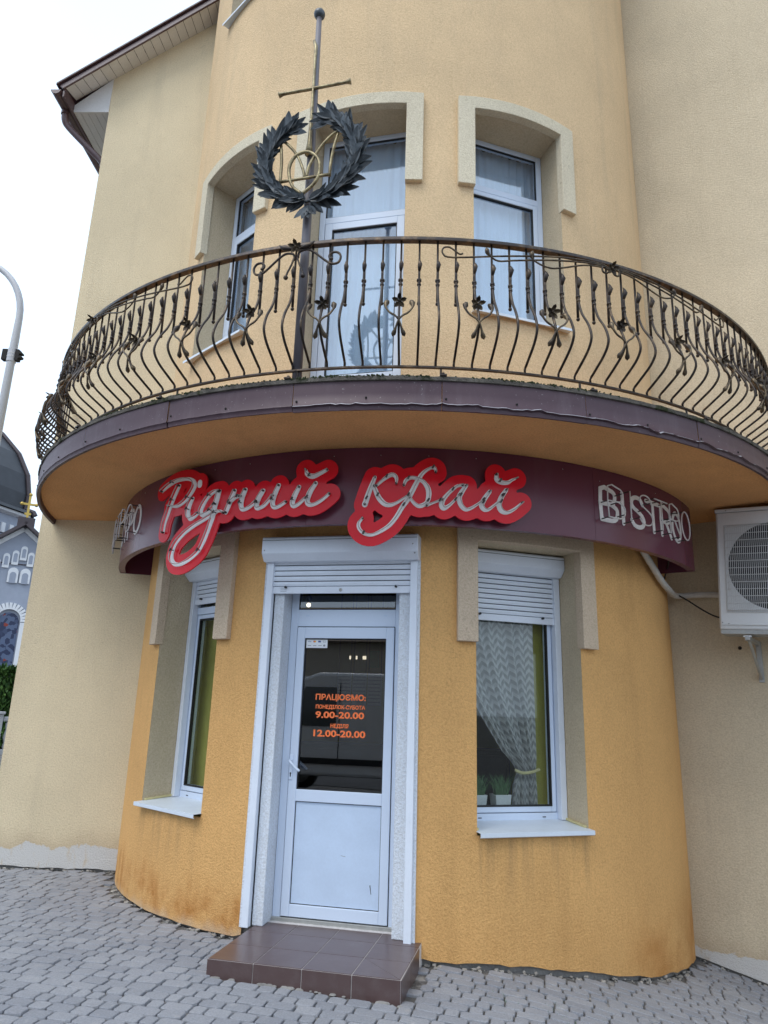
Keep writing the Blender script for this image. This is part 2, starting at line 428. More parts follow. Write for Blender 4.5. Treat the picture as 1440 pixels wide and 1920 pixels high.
def shell(mb, phis, zs, mask, r0, r1, warp=None, back=True, foot_only=False):
    """curved slab on the turret's axis: cells (phi,z) kept where mask(i,j); closed on its edges"""
    w = warp or (lambda ph, z: z)
    ni, nj = len(phis), len(zs); idx = {}
    def vid(i, j, k):
        key = (i, j, k)
        if key not in idx: idx[key] = len(mb.v); mb.v.append(P(phis[i], (r0, r1)[k], w(phis[i], zs[j])))
        return idx[key]
    ok = lambda i, j: 0 <= i < ni-1 and 0 <= j < nj-1 and mask(i, j)
    for i in range(ni-1):
        for j in range(nj-1):
            if not ok(i, j): continue
            mb.f.append((vid(i, j, 1), vid(i+1, j, 1), vid(i+1, j+1, 1), vid(i, j+1, 1)))
            if back: mb.f.append((vid(i, j, 0), vid(i, j+1, 0), vid(i+1, j+1, 0), vid(i+1, j, 0)))
            if foot_only and j > 0: continue
            if not ok(i, j-1): mb.f.append((vid(i, j, 0), vid(i+1, j, 0), vid(i+1, j, 1), vid(i, j, 1)))
            if foot_only: continue
            if not ok(i, j+1): mb.f.append((vid(i, j+1, 1), vid(i+1, j+1, 1), vid(i+1, j+1, 0), vid(i, j+1, 0)))
            if not ok(i-1, j): mb.f.append((vid(i, j, 0), vid(i, j, 1), vid(i, j+1, 1), vid(i, j+1, 0)))
            if not ok(i+1, j): mb.f.append((vid(i+1, j, 1), vid(i+1, j, 0), vid(i+1, j+1, 0), vid(i+1, j+1, 1)))
    return mb
def field(strokes, x0, x1, y0, y1, h, grow=0.):
    """signed field (negative inside) of a set of variable-width strokes on a grid"""
    xs = np.arange(x0, x1+h, h); ys = np.arange(y0, y1+h, h); X, Y = np.meshgrid(xs, ys, indexing='ij'); F = np.full(X.shape, 1e3)
    for st in strokes:
        for a, b in zip(st[:-1], st[1:]):
            dx, dy = b[0]-a[0], b[1]-a[1]; L2 = dx*dx+dy*dy+1e-12
            t = np.clip(((X-a[0])*dx+(Y-a[1])*dy)/L2, 0, 1)
            F = np.minimum(F, np.hypot(X-a[0]-t*dx, Y-a[1]-t*dy) - (a[2]+(b[2]-a[2])*t) - grow)
    return xs, ys, F
def march(mb, xs, ys, F, mp, thick):
    """plate cut along F=0; mp(x,y,d) places a point d in front of the carrier"""
    F = np.where(np.abs(F) < 1e-7, 1e-7, F); idx = {}; pts = []; polys = []
    def vc(i, j):
        k = ('c', i, j)
        if k not in idx: idx[k] = len(pts); pts.append((xs[i], ys[j]))
        return idx[k]
    def ve(i, j, i2, j2):
        k = ('e',)+min(((i, j), (i2, j2)), ((i2, j2), (i, j)))
        if k not in idx:
            t = F[i, j]/(F[i, j]-F[i2, j2]); idx[k] = len(pts); pts.append((xs[i]+(xs[i2]-xs[i])*t, ys[j]+(ys[j2]-ys[j])*t))
        return idx[k]
    for i in range(len(xs)-1):
        for j in range(len(ys)-1):
            c = [(i, j), (i+1, j), (i+1, j+1), (i, j+1)]
            ins = [F[a] < 0 for a in c]
            if not any(ins): continue
            pl = []
            for k in range(4):
                a, bq = c[k], c[(k+1) % 4]
                if ins[k]: pl.append(vc(*a))
                if ins[k] != ins[(k+1) % 4]: pl.append(ve(*a, *bq))
            if len(pl) >= 3: polys.append(pl)
    n = len(pts); o = len(mb.v)
    mb.v += [tuple(mp(x, y, thick)) for x, y in pts] + [tuple(mp(x, y, 0)) for x, y in pts]
    cnt = {}
    for pl in polys:
        mb.f.append(tuple(o+k for k in pl)); mb.f.append(tuple(o+n+k for k in pl[::-1]))
        for a, bq in zip(pl, pl[1:]+pl[:1]): cnt[(a, bq)] = 1
    for (a, bq) in cnt:
        if (bq, a) not in cnt: mb.f.append((o+bq, o+a, o+n+a, o+n+bq))
    return mb
def vnoise(x, y=0., z=0.): return noise.noise(Vector((x, y, z)))

# ------------------------------------------------------------------ the lie of the land
def sp(x, k=.30): return k*math.log1p(math.exp(min(x/k, 40)))
def g(x, y=0.):
    xx = max(-6., min(x, 3.4))
    return -1.533 - .03*sp(xx+1.0) - .185*sp(xx-.75) - (.03*max(0, min(x-3.4, 20)))
RT = 2.756            # turret radius
C0 = -10.9            # bearing of the door on the turret
WIN = (C0-31.2, C0+31.2)
HW = 9.3              # half angle of an opening
HWM = RT*sin(R_(HW))
Z_SOF, Z_TOP = 1.885, 2.035
R_FAS = 3.88
RW_A = -34.0; RW0 = Vector((2.60, -.93, 0)); RWD = Vector((cos(R_(RW_A)), sin(R_(RW_A)), 0)); RWN = Vector((sin(R_(RW_A)), -cos(R_(RW_A)), 0))
def rw(t, off, z): p = RW0 + RWD*t + RWN*off; return (p.x, p.y, z)
YW = -.70; XC = -3.945

# ================================================================== SETTING: ground and paving
def build_ground():
    mb = MB()
    def axis(lo, hi, step, far):
        a = list(np.arange(lo, hi+1e-6, step)); return [-far, -far/4, -far/12] + a + [far/12, far/4, far]
    xs = axis(-9, 6, .25, 900); ys = axis(-12, 3, .5, 900)
    for y in ys:
        for x in xs: mb.v.append((x, y, g(x, y) - .016))
    n = len(xs)
    for j in range(len(ys)-1):
        for i in range(n-1): mb.f.append((j*n+i, j*n+i+1, (j+1)*n+i+1, (j+1)*n+i))
    tag(mb.build('ground', 'joint_sand', smooth=True), kind='structure', label='sandy bed between and beyond the grey pavers')
    mb = MB()                                   # carriageway behind the camera
    xs = list(np.arange(-40, 41, 2.)); ys = (-11.6, -19.5)
    for y in ys:
        for x in xs: mb.v.append((x, y, g(x, y)-.004))
    n = len(xs)
    for i in range(n-1): mb.f.append((i, i+n, i+n+1, i+1))
    tag(mb.build('road', 'asphalt'), kind='structure', label='dark asphalt street in front of the corner building')
build_ground()

def paver_mesh(L, Wd, k, rs):
    """concrete sett: cut corners, worn chamfered top"""
    hL, hW = L/2-.0040, Wd/2-.0030; c = .011+.007*rs.random()
    def ring(ins, z, j=.0):
        a, bq = hL-ins, hW-ins; q = max(c-ins*.3, .006)
        pts = [(-a+q, -bq), (a-q, -bq), (a, -bq+q), (a, bq-q), (a-q, bq), (-a+q, bq), (-a, bq-q), (-a, -bq+q)]
        return [(x+rs.uniform(-j, j), y+rs.uniform(-j, j), z+rs.uniform(-j, j)*.4) for x, y in pts]
    mb = MB(); mb.v = ring(0, -.045) + ring(.0, -.010, .0018) + ring(.002, -.0025, .0008) + ring(.0055, 0, .0006)
    for r in range(3):
        for i in range(8): mb.f.append((r*8+i, r*8+(i+1) % 8, (r+1)*8+(i+1) % 8, (r+1)*8+i))
    mb.f.append(tuple(range(24, 32)))
    return mb
def in_step(x, y):
    a = R_(C0); t = x*cos(a)+y*sin(a); n = x*sin(a)-y*cos(a)
    return -.52 < t < .69 and n < 3.385
def project(p):
    q = CAM.matrix_world.inverted() @ Vector(p)
    if q.z > -.1: return None
    return (720+1331*q.x/-q.z, 960-1331*q.y/-q.z, -q.z)
def build_paving():
    rs = random.Random(3)
    root = tag(bpy.data.objects.new('pavement', None), kind='structure', label='grey concrete sett pavement laid in rows'); COL.objects.link(root)
    LEN = (.084, .110, .142, .165); WD = .098
    variants = {L: [paver_mesh(L, WD, k, rs) for k in range(4)] for L in LEN}
    meshes = {L: [m.mesh('paver', 'paver') for m in variants[L]] for L in LEN}
    a = R_(-11.); ux, uy = cos(a), sin(a); items = []
    for rrow in range(-16, 66):
        v = -6.2 + rrow*WD; s = -6.6 + rs.uniform(0, .1)
        while s < 5.2:
            L = rs.choice(LEN); u = s+L/2; s += L
            x = u*ux - v*uy; y = u*uy + v*ux
            if y > -.72 or y < -6.0 or x < -6.0 or x > 4.4: continue
            if math.hypot(x, y) < RT+.045 or in_step(x, y): continue
            d = Vector((x, y, 0)) - RW0
            if d.dot(RWN) < .02 and x > 2.0: continue
            z = g(x, y); pr = project((x, y, z)); scr = 0.
            if pr and -40 < pr[0] < 1480 and pr[1] < 1950: scr = L*WD/pr[2]**2
            sx = (g(x+.05, y)-g(x-.05, y))/.1
            items.append((scr, x, y, z+rs.gauss(0, .0014)-(.005 if rs.random() < .03 else 0), L, rs.randrange(4), sx, rs.gauss(0, .014), rs.gauss(0, .012)))
    items.sort(key=lambda q: -q[0])
    stuff = MB()
    for k, (scr, x, y, z, L, vr, sx, tx, ty) in enumerate(items):
        rot = Matrix.Translation((x, y, z)) @ Matrix.Rotation(-math.atan(sx), 4, 'Y') @ Matrix.Rotation(a + rs.uniform(-.012, .012) + (pi if rs.random() < .5 else 0), 4, 'Z') @ Matrix.Rotation(tx, 4, 'X') @ Matrix.Rotation(ty, 4, 'Y')
        if k < 300 and scr > 0:
            o = link('paver', meshes[L][vr], root); o.matrix_local = rot
        else:
            m = variants[L][vr]; stuff.add([rot @ Vector(p) for p in m.v], m.f)
    tag(stuff.build('paver_field', 'paver', root), kind='stuff')
build_paving()

def build_rubble():
    """broken mortar along the foot of the turret and the walls"""
    rs = random.Random(5); mb = MB()
    def stone(x, y, z, r):
        m = Matrix.Translation((x, y, z)) @ Matrix.Rotation(rs.uniform(0, 6), 4, 'Z') @ Matrix.Rotation(rs.uniform(-.5, .5), 4, 'X')
        v = [m @ Vector((r*sx*rs.uniform(.6, 1.3), r*sy*rs.uniform(.5, 1.), r*sz*rs.uniform(.3, .6))) for sx in (-1, 1) for sy in (-1, 1) for sz in (-1, 1)]
        mb.add(v, [(0, 1, 3, 2), (4, 6, 7, 5), (0, 4, 5, 1), (2, 3, 7, 6), (0, 2, 6, 4), (1, 5, 7, 3)])
    for i in range(260):
        ph = rs.uniform(-68, 60)
        if -24 < ph < 3: continue
        r = RT + rs.uniform(-.02, .05); x, y, _ = P(ph, r, 0); stone(x, y, g(x, y)+rs.uniform(-.012, .004), rs.choice((.004, .006, .009, .014)))
    for i in range(160):
        x = rs.uniform(-5, -2.6); stone(x, YW-rs.uniform(-.01, .05), g(x)+rs.uniform(-.01, .004), rs.choice((.004, .007, .012)))
    for i in range(60):
        t = rs.uniform(.0, 1.6); q = rw(t, rs.uniform(-.01, .06), 0); stone(q[0], q[1], g(q[0])+rs.uniform(-.01, .004), rs.choice((.005, .009, .014)))
    tag(mb.build('rubble', 'rubble'), 'crumbled mortar and grit along the foot of the walls', 'rubble', kind='stuff')
    mb = MB()                                   # a few blades in the joints to the right
    for i in range(150):
        x = rs.choice((.62, .95, 1.25, 1.5)) + rs.gauss(0, .05); y = -3.25 + rs.gauss(0, .10); z = g(x, y)-.008
        h = rs.uniform(.006, .02); dx, dy = rs.uniform(-.012, .012), rs.uniform(-.012, .012)
        mb.add([(x-.0015, y, z), (x+.0015, y, z), (x+dx, y+dy, z+h)], [(0, 1, 2)])
    tag(mb.build('grass', 'grass_blade'), 'thin green blades sprouting in paving joints', 'grass', kind='stuff')
build_rubble()

# ================================================================== THE CORNER BUILDING
BLD = thing('corner_building', 'yellow and ochre corner building with a round turret and curved balcony', 'building')

def ph_grid(breaks, step=1.6, lo=-118., hi=118.):
    b_ = sorted(set([lo, hi] + list(breaks))); out = []
    for a, c in zip(b_[:-1], b_[1:]):
        n = max(1, int(math.ceil((c-a)/step))); out += [a+(c-a)*k/n for k in range(n)]
    return out + [hi]
def wall_with_holes(name, z0, z1, holes, mat, warp=None, r0=RT-.06, r1=RT, rows=()):
    br = [h for q in holes for h in q[:2]]; phs = ph_grid(br)
    zs = sorted(set([z0, z1] + list(rows) + [h for q in holes for h in q[2:]]))
    def mask(i, j):
        pc, zc = (phs[i]+phs[i+1])/2, (zs[j]+zs[j+1])/2
        return not any(a < pc < bq and c < zc < d for a, bq, c, d in holes)
    mb = MB(); shell(mb, phs, zs, mask, r0, r1, warp, back=False, foot_only=True)
    return mb.build(name, mat, BLD, auto=40)
def ang(t): return math.degrees(math.asin(t/RT))
D_L, D_R = -.585, .612                           # door opening (metres across)
Z_LIN = 1.275                                    # underside of the lower lintels
low_holes = [(w-HW, w+HW, -.80, Z_LIN) for w in WIN] + [(C0+ang(D_L), C0+ang(D_R), -3.0, 1.10)]
def base_warp(ph, z):
    if z > -1.8: return z
    x = RT*sin(R_(ph)); rough = .018+.022*vnoise(ph*.25, 3.3)+.012*vnoise(ph*1.3, 8.1)
    if 3 < ph < 42: rough += .016*max(0, 1-abs(ph-20)/18)
    if ph < -24: rough *= .35
    return g(x) + max(rough, -.03)
wall_with_holes('lower_turret_wall', -2.0, 1.95, low_holes, 'plaster_ochre', base_warp, rows=(-1.3, 0, .6))
up_holes = [(w-HW, w+HW, 3.25, 5.35) for w in WIN] + [(C0-HW, C0+HW, 2.07, 5.35)] + [(w-HW, w+HW, 7.5, 9.4) for w in (WIN[0], C0, WIN[1])]
wall_with_holes('upper_turret_wall', 1.95, 10.2, up_holes, 'plaster_yellow', rows=(4.49, 6.4))
mb = MB(); shell(mb, ph_grid([]), [-2.5, -1.40], lambda i, j: not (C0+ang(D_L) < ph_grid([])[i] < C0+ang(D_R)), RT-.2, RT-.035); mb.build('foundation', 'concrete', BLD)
mb = MB(); mb.lathe([(RT+.35, 10.1), (RT+.35, 10.2), (.05, 13.5)], seg=48); mb.build('turret_roof', 'roof_metal', BLD)
# inside of the turret
def inner(name, z0, z1, holes, mat):
    phs = ph_grid([h for q in holes for h in q[:2]], 3., -180., 180.)
    zs = sorted(set([z0, z1] + [h for q in holes for h in q[2:]]))
    mb = MB()
    def mask(i, j):
        pc, zc = (phs[i]+phs[i+1])/2, (zs[j]+zs[j+1])/2
        return not any(a < pc < bq and c < zc < d for a, bq, c, d in holes)
    shell(mb, phs, zs, mask, 2.30, 2.33); return mb.build(name, mat, BLD, auto=40)
k = 1.16
inner('interior_wall', -1.45, 1.9, [(w-HW*k, w+HW*k, -.78, 1.29) for w in WIN] + [(C0-11.6, C0+12.2, -1.44, 1.1)], 'interior_yellow')
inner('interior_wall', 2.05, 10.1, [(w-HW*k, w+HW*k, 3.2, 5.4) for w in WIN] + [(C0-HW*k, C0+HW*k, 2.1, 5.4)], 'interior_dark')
mb = MB(); mb.lathe([(.01, -1.452), (2.4, -1.452), (2.4, -1.50), (.01, -1.50)], seg=40); mb.build('interior_floor', 'floor_inside', BLD)
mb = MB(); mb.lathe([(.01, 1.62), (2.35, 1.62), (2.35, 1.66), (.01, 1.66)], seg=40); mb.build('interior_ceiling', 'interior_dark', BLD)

# ---- the two straight walls
def build_walls():
    # left gable wall: a body with a ragged foot
    mb = MB(); n = 46; xs = [XC+(XC*0-2.45-XC)*k/n for k in range(n+1)]
    top = lambda x: 7.84+(x-XC)*.752
    foot = lambda x: g(x)+.014+.016*vnoise(x*3.1, 1.7)+.008*vnoise(x*11, 2.)
    for x in xs: mb.v += [(x, YW, foot(x)), (x, YW, -1.1), (x, YW, top(x)), (x, 9., top(x)), (x, YW+.05, foot(x))]
    for i in range(n):
        a, c = i*5, (i+1)*5
        mb.f += [(a, c, c+1, a+1), (a+1, c+1, c+2, a+2), (a+2, c+2, c+3, a+3), (a+4, c+4, c, a)]
    o = len(mb.v); mb.v += [(XC, YW, -1.8), (XC, 9., -1.8), (XC, 9., 7.84), (XC, YW, 7.84)]; mb.f.append((o, o+3, o+2, o+1))
    mb.build('facade_wall', 'plaster_beige_left', BLD, auto=30)
    mb = MB(); mb.box(XC+.01, -2.5, YW+.035, 8.9, -2.2, -1.3); mb.build('plinth', 'concrete', BLD)
    # right wall
    mb = MB(); n = 60; ts = [-.12+4.6*k/n for k in range(n+1)]
    for t in ts:
        x = rw(t, 0, 0)[0]; ft = g(x)+.012+.014*vnoise(t*4., 7.)
        mb.v += [rw(t, 0, ft), rw(t, 0, -1.6), rw(t, 0, 10.2), rw(t, -6, 10.2), rw(t, -.05, ft)]
    for i in range(n):
        a, c = i*5, (i+1)*5
        mb.f += [(a, c, c+1, a+1), (a+1, c+1, c+2, a+2), (a+2, c+2, c+3, a+3), (a+4, c+4, c, a)]
    o = len(mb.v); mb.v += [rw(4.48, 0, -2.2), rw(4.48, -6, -2.2), rw(4.48, -6, 10.2), rw(4.48, 0, 10.2)]; mb.f.append((o, o+1, o+2, o+3))
    mb.build('facade_wall', 'plaster_beige_right', BLD, auto=30)
    mb = MB(); v = [rw(-.1, -.035, -2.5), rw(4.45, -.035, -2.5), rw(4.45, -.4, -2.5), rw(-.1, -.4, -2.5)]
    mb.add(v+[(p[0], p[1], -1.8) for p in v], [(0, 1, 5, 4), (4, 5, 6, 7), (1, 2, 6, 5), (3, 0, 4, 7)]); mb.build('plinth', 'concrete', BLD)
build_walls()

# ---- gable roof over the left wall
def build_gable():
    sl = .794; y0, y1 = -.97, 9.2
    zb = lambda x: 7.397+(x+4.40)*sl                 # lower edge of the verge board
    zi = lambda x: 7.84+(x-XC)*.752                   # soffit line on the wall
    mb = MB(); mb.prism([(-4.42, zb(-4.42)), (-1.5, zb(-1.5)), (-1.5, zb(-1.5)+.085), (-4.47, zb(-4.47)+.085)], y0-.025, y0, 'y'); mb.build('verge_board', 'brown_metal', BLD, bevel=.006)
    mb = MB(); mb.prism([(-4.50, zb(-4.5)+.10), (-1.5, zb(-1.5)+.10), (-1.5, zb(-1.5)+.13), (-4.50, zb(-4.5)+.13)], y0-.05, y1, 'y'); mb.build('roof', 'roof_metal', BLD, bevel=.004)
    # soffit planks between verge and wall
    w = .098; x = -4.40
    while x < -2.45:
        a, bq = x+.003, x+w-.003; mb = MB(); th = .008
        q = lambda xx, up: [(xx, y0, zb(xx)+.012+up), (xx, YW+.0, max(zi(xx), 0)-.004+up)]
        mb.add(q(a, 0)+q(bq, 0)+q(a, th)+q(bq, th), [(0, 1, 3, 2), (4, 6, 7, 5), (0, 2, 6, 4), (1, 5, 7, 3), (0, 4, 5, 1), (2, 3, 7, 6)])
        mb.build('soffit_plank', 'soffit_white', BLD); x += w
    mb = MB(); mb.add([(-4.41, y0, zb(-4.41)+.03), (-4.41, YW, zi(-4.41)+.02), (-2.4, YW, zi(-2.4)+.02), (-2.4, y0, zb(-2.4)+.03)], [(0, 1, 2, 3)]); mb.build('soffit_backing', 'gap_dark', BLD)
    # eave return at the left: white end board and planks running back
    ze = 7.30
    mb = MB(); mb.prism([(-4.40, ze), (XC, ze), (XC, zi(XC)-.01), (-4.40, zb(-4.4)+.01)], YW-.012, YW+.012, 'y'); mb.build('eave_end_board', 'soffit_white', BLD)
    for kx in range(5):
        a = -4.40+kx*.091; mb = MB(); mb.box(a+.002, a+.088, YW+.012, 8.9, ze, ze+.008); mb.build('soffit_plank', 'soffit_white', BLD)
    mb = MB(); mb.box(-4.43, -4.402, y0, 8.95, ze-.02, ze+.13); mb.build('eave_board', 'brown_metal', BLD, bevel=.004)
    # gutter, elbow and downpipe
    gx, gz = -4.50, ze+.06; prof = [(.065*cos(t), .065*sin(t)) for t in np.linspace(pi, 2*pi, 9)]
    mb = MB(); n = len(prof)
    for yy in (y0-.03, 8.95):
        for k_ in (1., .93): mb.v += [(gx+px*k_, yy, gz+pz*k_) for px, pz in prof]
    for i in range(n-1):
        mb.f += [(i, i+1, 2*n+i+1, 2*n+i), (n+i, 3*n+i, 3*n+i+1, n+i+1), (i, n+i, n+i+1, i+1)]
    mb.f += [(0, 2*n, 3*n, n), (n-1, 2*n-1, 4*n-1, 3*n-1)]; mb.f.append(tuple(range(n)))
    mb.build('gutter', 'brown_metal', BLD, auto=50)
    mb = MB(); mb.tube(catmull([(gx, -.72, gz-.05), (gx, -.70, gz-.17), (gx+.05, -.66, gz-.26), (-4.2, -.58, gz-.50), (-4.03, -.52, gz-.66), (-3.995, -.50, gz-.78), (-3.995, -.50, gz-1.2), (-3.995, -.50, gz-6)], 4), .042, 10); mb.build('downpipe', 'brown_metal', BLD, smooth=True)
    mb = MB(); mb.tube([(gx, -.72, gz-.045), (gx, -.72, gz-.11)], .05, 10); mb.tube([(-4.01, -.515, gz-.69), (-3.99, -.50, gz-.74)], .05, 10); mb.build('pipe_collar', 'brown_metal', BLD, smooth=False)
build_gable()

# ---- openings: reveals, surrounds, frames
def reveal(name, phi, t0, t1, z0, z1, rin, mat, top=True, bottom=False):
    mb = MB(); n = 10; ts = [t0+(t1-t0)*k/n for k in range(n+1)]; ro = lambda t: math.sqrt(RT*RT-t*t)-.001
    for zz, use in ((z1, top), (z0, bottom)):
        if not use: continue
        o = len(mb.v)
        for t in ts: mb.v += [(t, -ro(t), zz), (t, -rin, zz)]
        for i in range(n): mb.f.append((o+2*i, o+2*i+1, o+2*i+3, o+2*i+2) if zz == z1 else (o+2*i, o+2*i+2, o+2*i+3, o+2*i+1))
    for t, fl in ((t0, 0), (t1, 1)):
        o = len(mb.v); mb.v += [(t, -ro(t), z0), (t, -rin, z0), (t, -rin, z1), (t, -ro(t), z1)]
        mb.f.append((o, o+1, o+2, o+3) if not fl else (o+3, o+2, o+1, o))
    return mb.build(name, mat, BLD, rz=R_(phi))
def surround(phi, z_bot, z_in, z_out, arch, mat='plaster_trim'):
    phs = [phi-12.35] + [phi-HW+.12+2*(HW-.12)*k/12 for k in range(13)] + [phi+12.35]; phs = [phi-12.35, phi-10.8]+phs[1:-1]+[phi+10.8, phi+12.35]
    zs = [z_bot, z_in, z_out]
    inner_ = lambda i: abs((phs[i]+phs[i+1])/2-phi) < HW-.12
    wp = lambda ph, z: z + (arch*(1-((ph-phi)/12.35)**2) if z > z_bot+.01 else 0)
    mb = MB(); shell(mb, phs, zs, lambda i, j: (j == 1) or not inner_(i), RT-.03, RT+.048, wp)
    return mb.build('window_surround', mat, BLD, bevel=.005)
def frame_bars(mb, bars, y0, y1):
    for (x0, x1, z0, z1) in bars: mb.box(x0, x1, y0, y1, z0, z1)
    return mb
def shutter(win, phi, t0, t1, z_bar, z_box, rad, rail_bottom, n_pitch=.0405, box_d=.145, box_h=.165, over=.0):
    """roller shutter: box, side rails, slats, end bar"""
    # cross-section of the box in (y, z): y = -radius
    y_b, y_f = -rad, -(rad+box_d); zt, zb = z_box+box_h, z_box
    mb = MB(); mb.prism([(y_b, zb), (y_f+.055, zb), (y_f, zb+.055), (y_f, zt-.012), (y_f+.012, zt), (y_b, zt)], t0-over, t1+over, 'x'); mb.build('shutter_box', 'shutter_metal', win, bevel=.004)
    mb = MB(); mb.box(t0-over+.004, t1+over-.004, y_f-.0025, y_f, zt-.030, zt-.027); mb.build('seam', 'gasket', win)
    z = z_box-.004; yy = -(rad+.028)
    first = True
    zz = z_bar+.055
    while zz < z_box+.02:
        mb = MB(); h = n_pitch
        mb.prism([(yy+.008, zz+.002), (yy-.002, zz+.004), (yy-.006, zz+h*.5), (yy-.002, zz+h-.005), (yy+.008, zz+h-.003)], t0+.045, t1-.045, 'x')
        mb.build('shutter_slat', 'shutter_metal', win); zz += h
    mb = MB(); mb.box(t0+.05, t1-.05, yy+.009, yy+.012, z_bar+.05, z_box+.03); mb.build('slat_shadow_gap', 'gasket', win)
    mb = MB(); mb.box(t0+.042, t1-.042, yy-.009, yy+.008, z_bar, z_bar+.053); mb.build('shutter_end_bar', 'shutter_metal', win, bevel=.003)
    for tt in (t0+.16, t1-.16):
        mb = MB(); m = Matrix.Translation((tt, yy-.010, z_bar+.047)) @ Matrix.Rotation(pi/2, 4, 'X'); mb.lathe([(.0005, .0), (.009, .0), (.009, .022), (.0005, .022)], seg=10); mb.tf(m); mb.build('shutter_stop', 'gasket', win)
    for a, bq in ((t0, t0+.052), (t1-.052, t1)):
        mb = MB(); mb.box(a, bq, -(rad+.055), -(rad+.0), rail_bottom, z_box-.001); mb.build('shutter_rail', 'shutter_metal', win, bevel=.004)

def lower_window(phi, z_bar):
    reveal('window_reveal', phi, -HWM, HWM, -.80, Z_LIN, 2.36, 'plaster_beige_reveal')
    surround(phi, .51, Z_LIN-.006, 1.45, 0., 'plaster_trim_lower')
    rad = 2.405; h = HWM-.004
    mb = MB(); f = .052
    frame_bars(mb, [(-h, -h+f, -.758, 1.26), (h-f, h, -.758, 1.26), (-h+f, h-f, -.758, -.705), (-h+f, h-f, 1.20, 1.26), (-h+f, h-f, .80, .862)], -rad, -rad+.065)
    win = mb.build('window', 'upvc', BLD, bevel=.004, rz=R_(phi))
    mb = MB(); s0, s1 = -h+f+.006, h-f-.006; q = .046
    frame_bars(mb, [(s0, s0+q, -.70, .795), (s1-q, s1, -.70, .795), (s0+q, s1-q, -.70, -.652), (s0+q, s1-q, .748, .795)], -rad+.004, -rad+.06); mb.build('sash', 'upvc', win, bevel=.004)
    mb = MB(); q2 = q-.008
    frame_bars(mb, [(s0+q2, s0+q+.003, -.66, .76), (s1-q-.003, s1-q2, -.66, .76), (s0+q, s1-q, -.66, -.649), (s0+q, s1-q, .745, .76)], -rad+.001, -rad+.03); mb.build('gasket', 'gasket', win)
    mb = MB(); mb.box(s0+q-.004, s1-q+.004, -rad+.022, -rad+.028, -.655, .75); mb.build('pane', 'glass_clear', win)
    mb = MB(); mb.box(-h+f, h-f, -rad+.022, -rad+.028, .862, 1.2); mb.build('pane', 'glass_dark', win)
    # drain covers
    mb = MB()
    for t in (-.27, .27): mb.box(t-.014, t+.014, -rad-.003, -rad+.002, -.737, -.731)
    mb.build('drain_slot', 'gasket', win)
    # folded metal sill
    mb = MB(); w0, w1 = HWM-.008, HWM+.006; yb, yf = -(rad-.0), -(RT+.030)
    v = [(-w0, yb, -.752), (w0, yb, -.752), (w0, -2.715, -.772), (w1, -2.72, -.7725), (w1, yf, -.776), (-w1, yf, -.776), (-w1, -2.72, -.7725), (-w0, -2.715, -.772)]
    n = len(v); mb.v = v + [(x, y, z-.004) for x, y, z in v]
    mb.f = [tuple(range(n))[::-1], tuple(range(n, 2*n))] + [(i, (i+1) % n, n+(i+1) % n, n+i) for i in range(n)]
    mb.build('sill', 'sill_metal', win)
    mb = MB(); mb.prism([(yf, -.776), (yf-.004, -.776), (yf-.004, -.804), (yf+.008, -.810), (yf+.008, -.806), (yf, -.801)], -w1, w1, 'x'); mb.build('sill_lip', 'sill_metal', win)
    for a, bq in ((HWM-.022, HWM-.002), (-HWM+.002, -HWM+.022)): mb = MB(); mb.prism([(-2.44, -.75), (-2.70, -.770), (-2.70, -.756), (-2.44, -.735)], a, bq, 'x'); mb.build('foam_bead', 'foam_yellow', win)
    shutter(win, phi, -h, h, z_bar, 1.098, rad, -.752)
    return win
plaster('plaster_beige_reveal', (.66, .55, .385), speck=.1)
M('foam_yellow', (.66, .58, .30), .8, var=.1, vs=30)
lower_window(WIN[0], .885)
lower_window(WIN[1], .715)

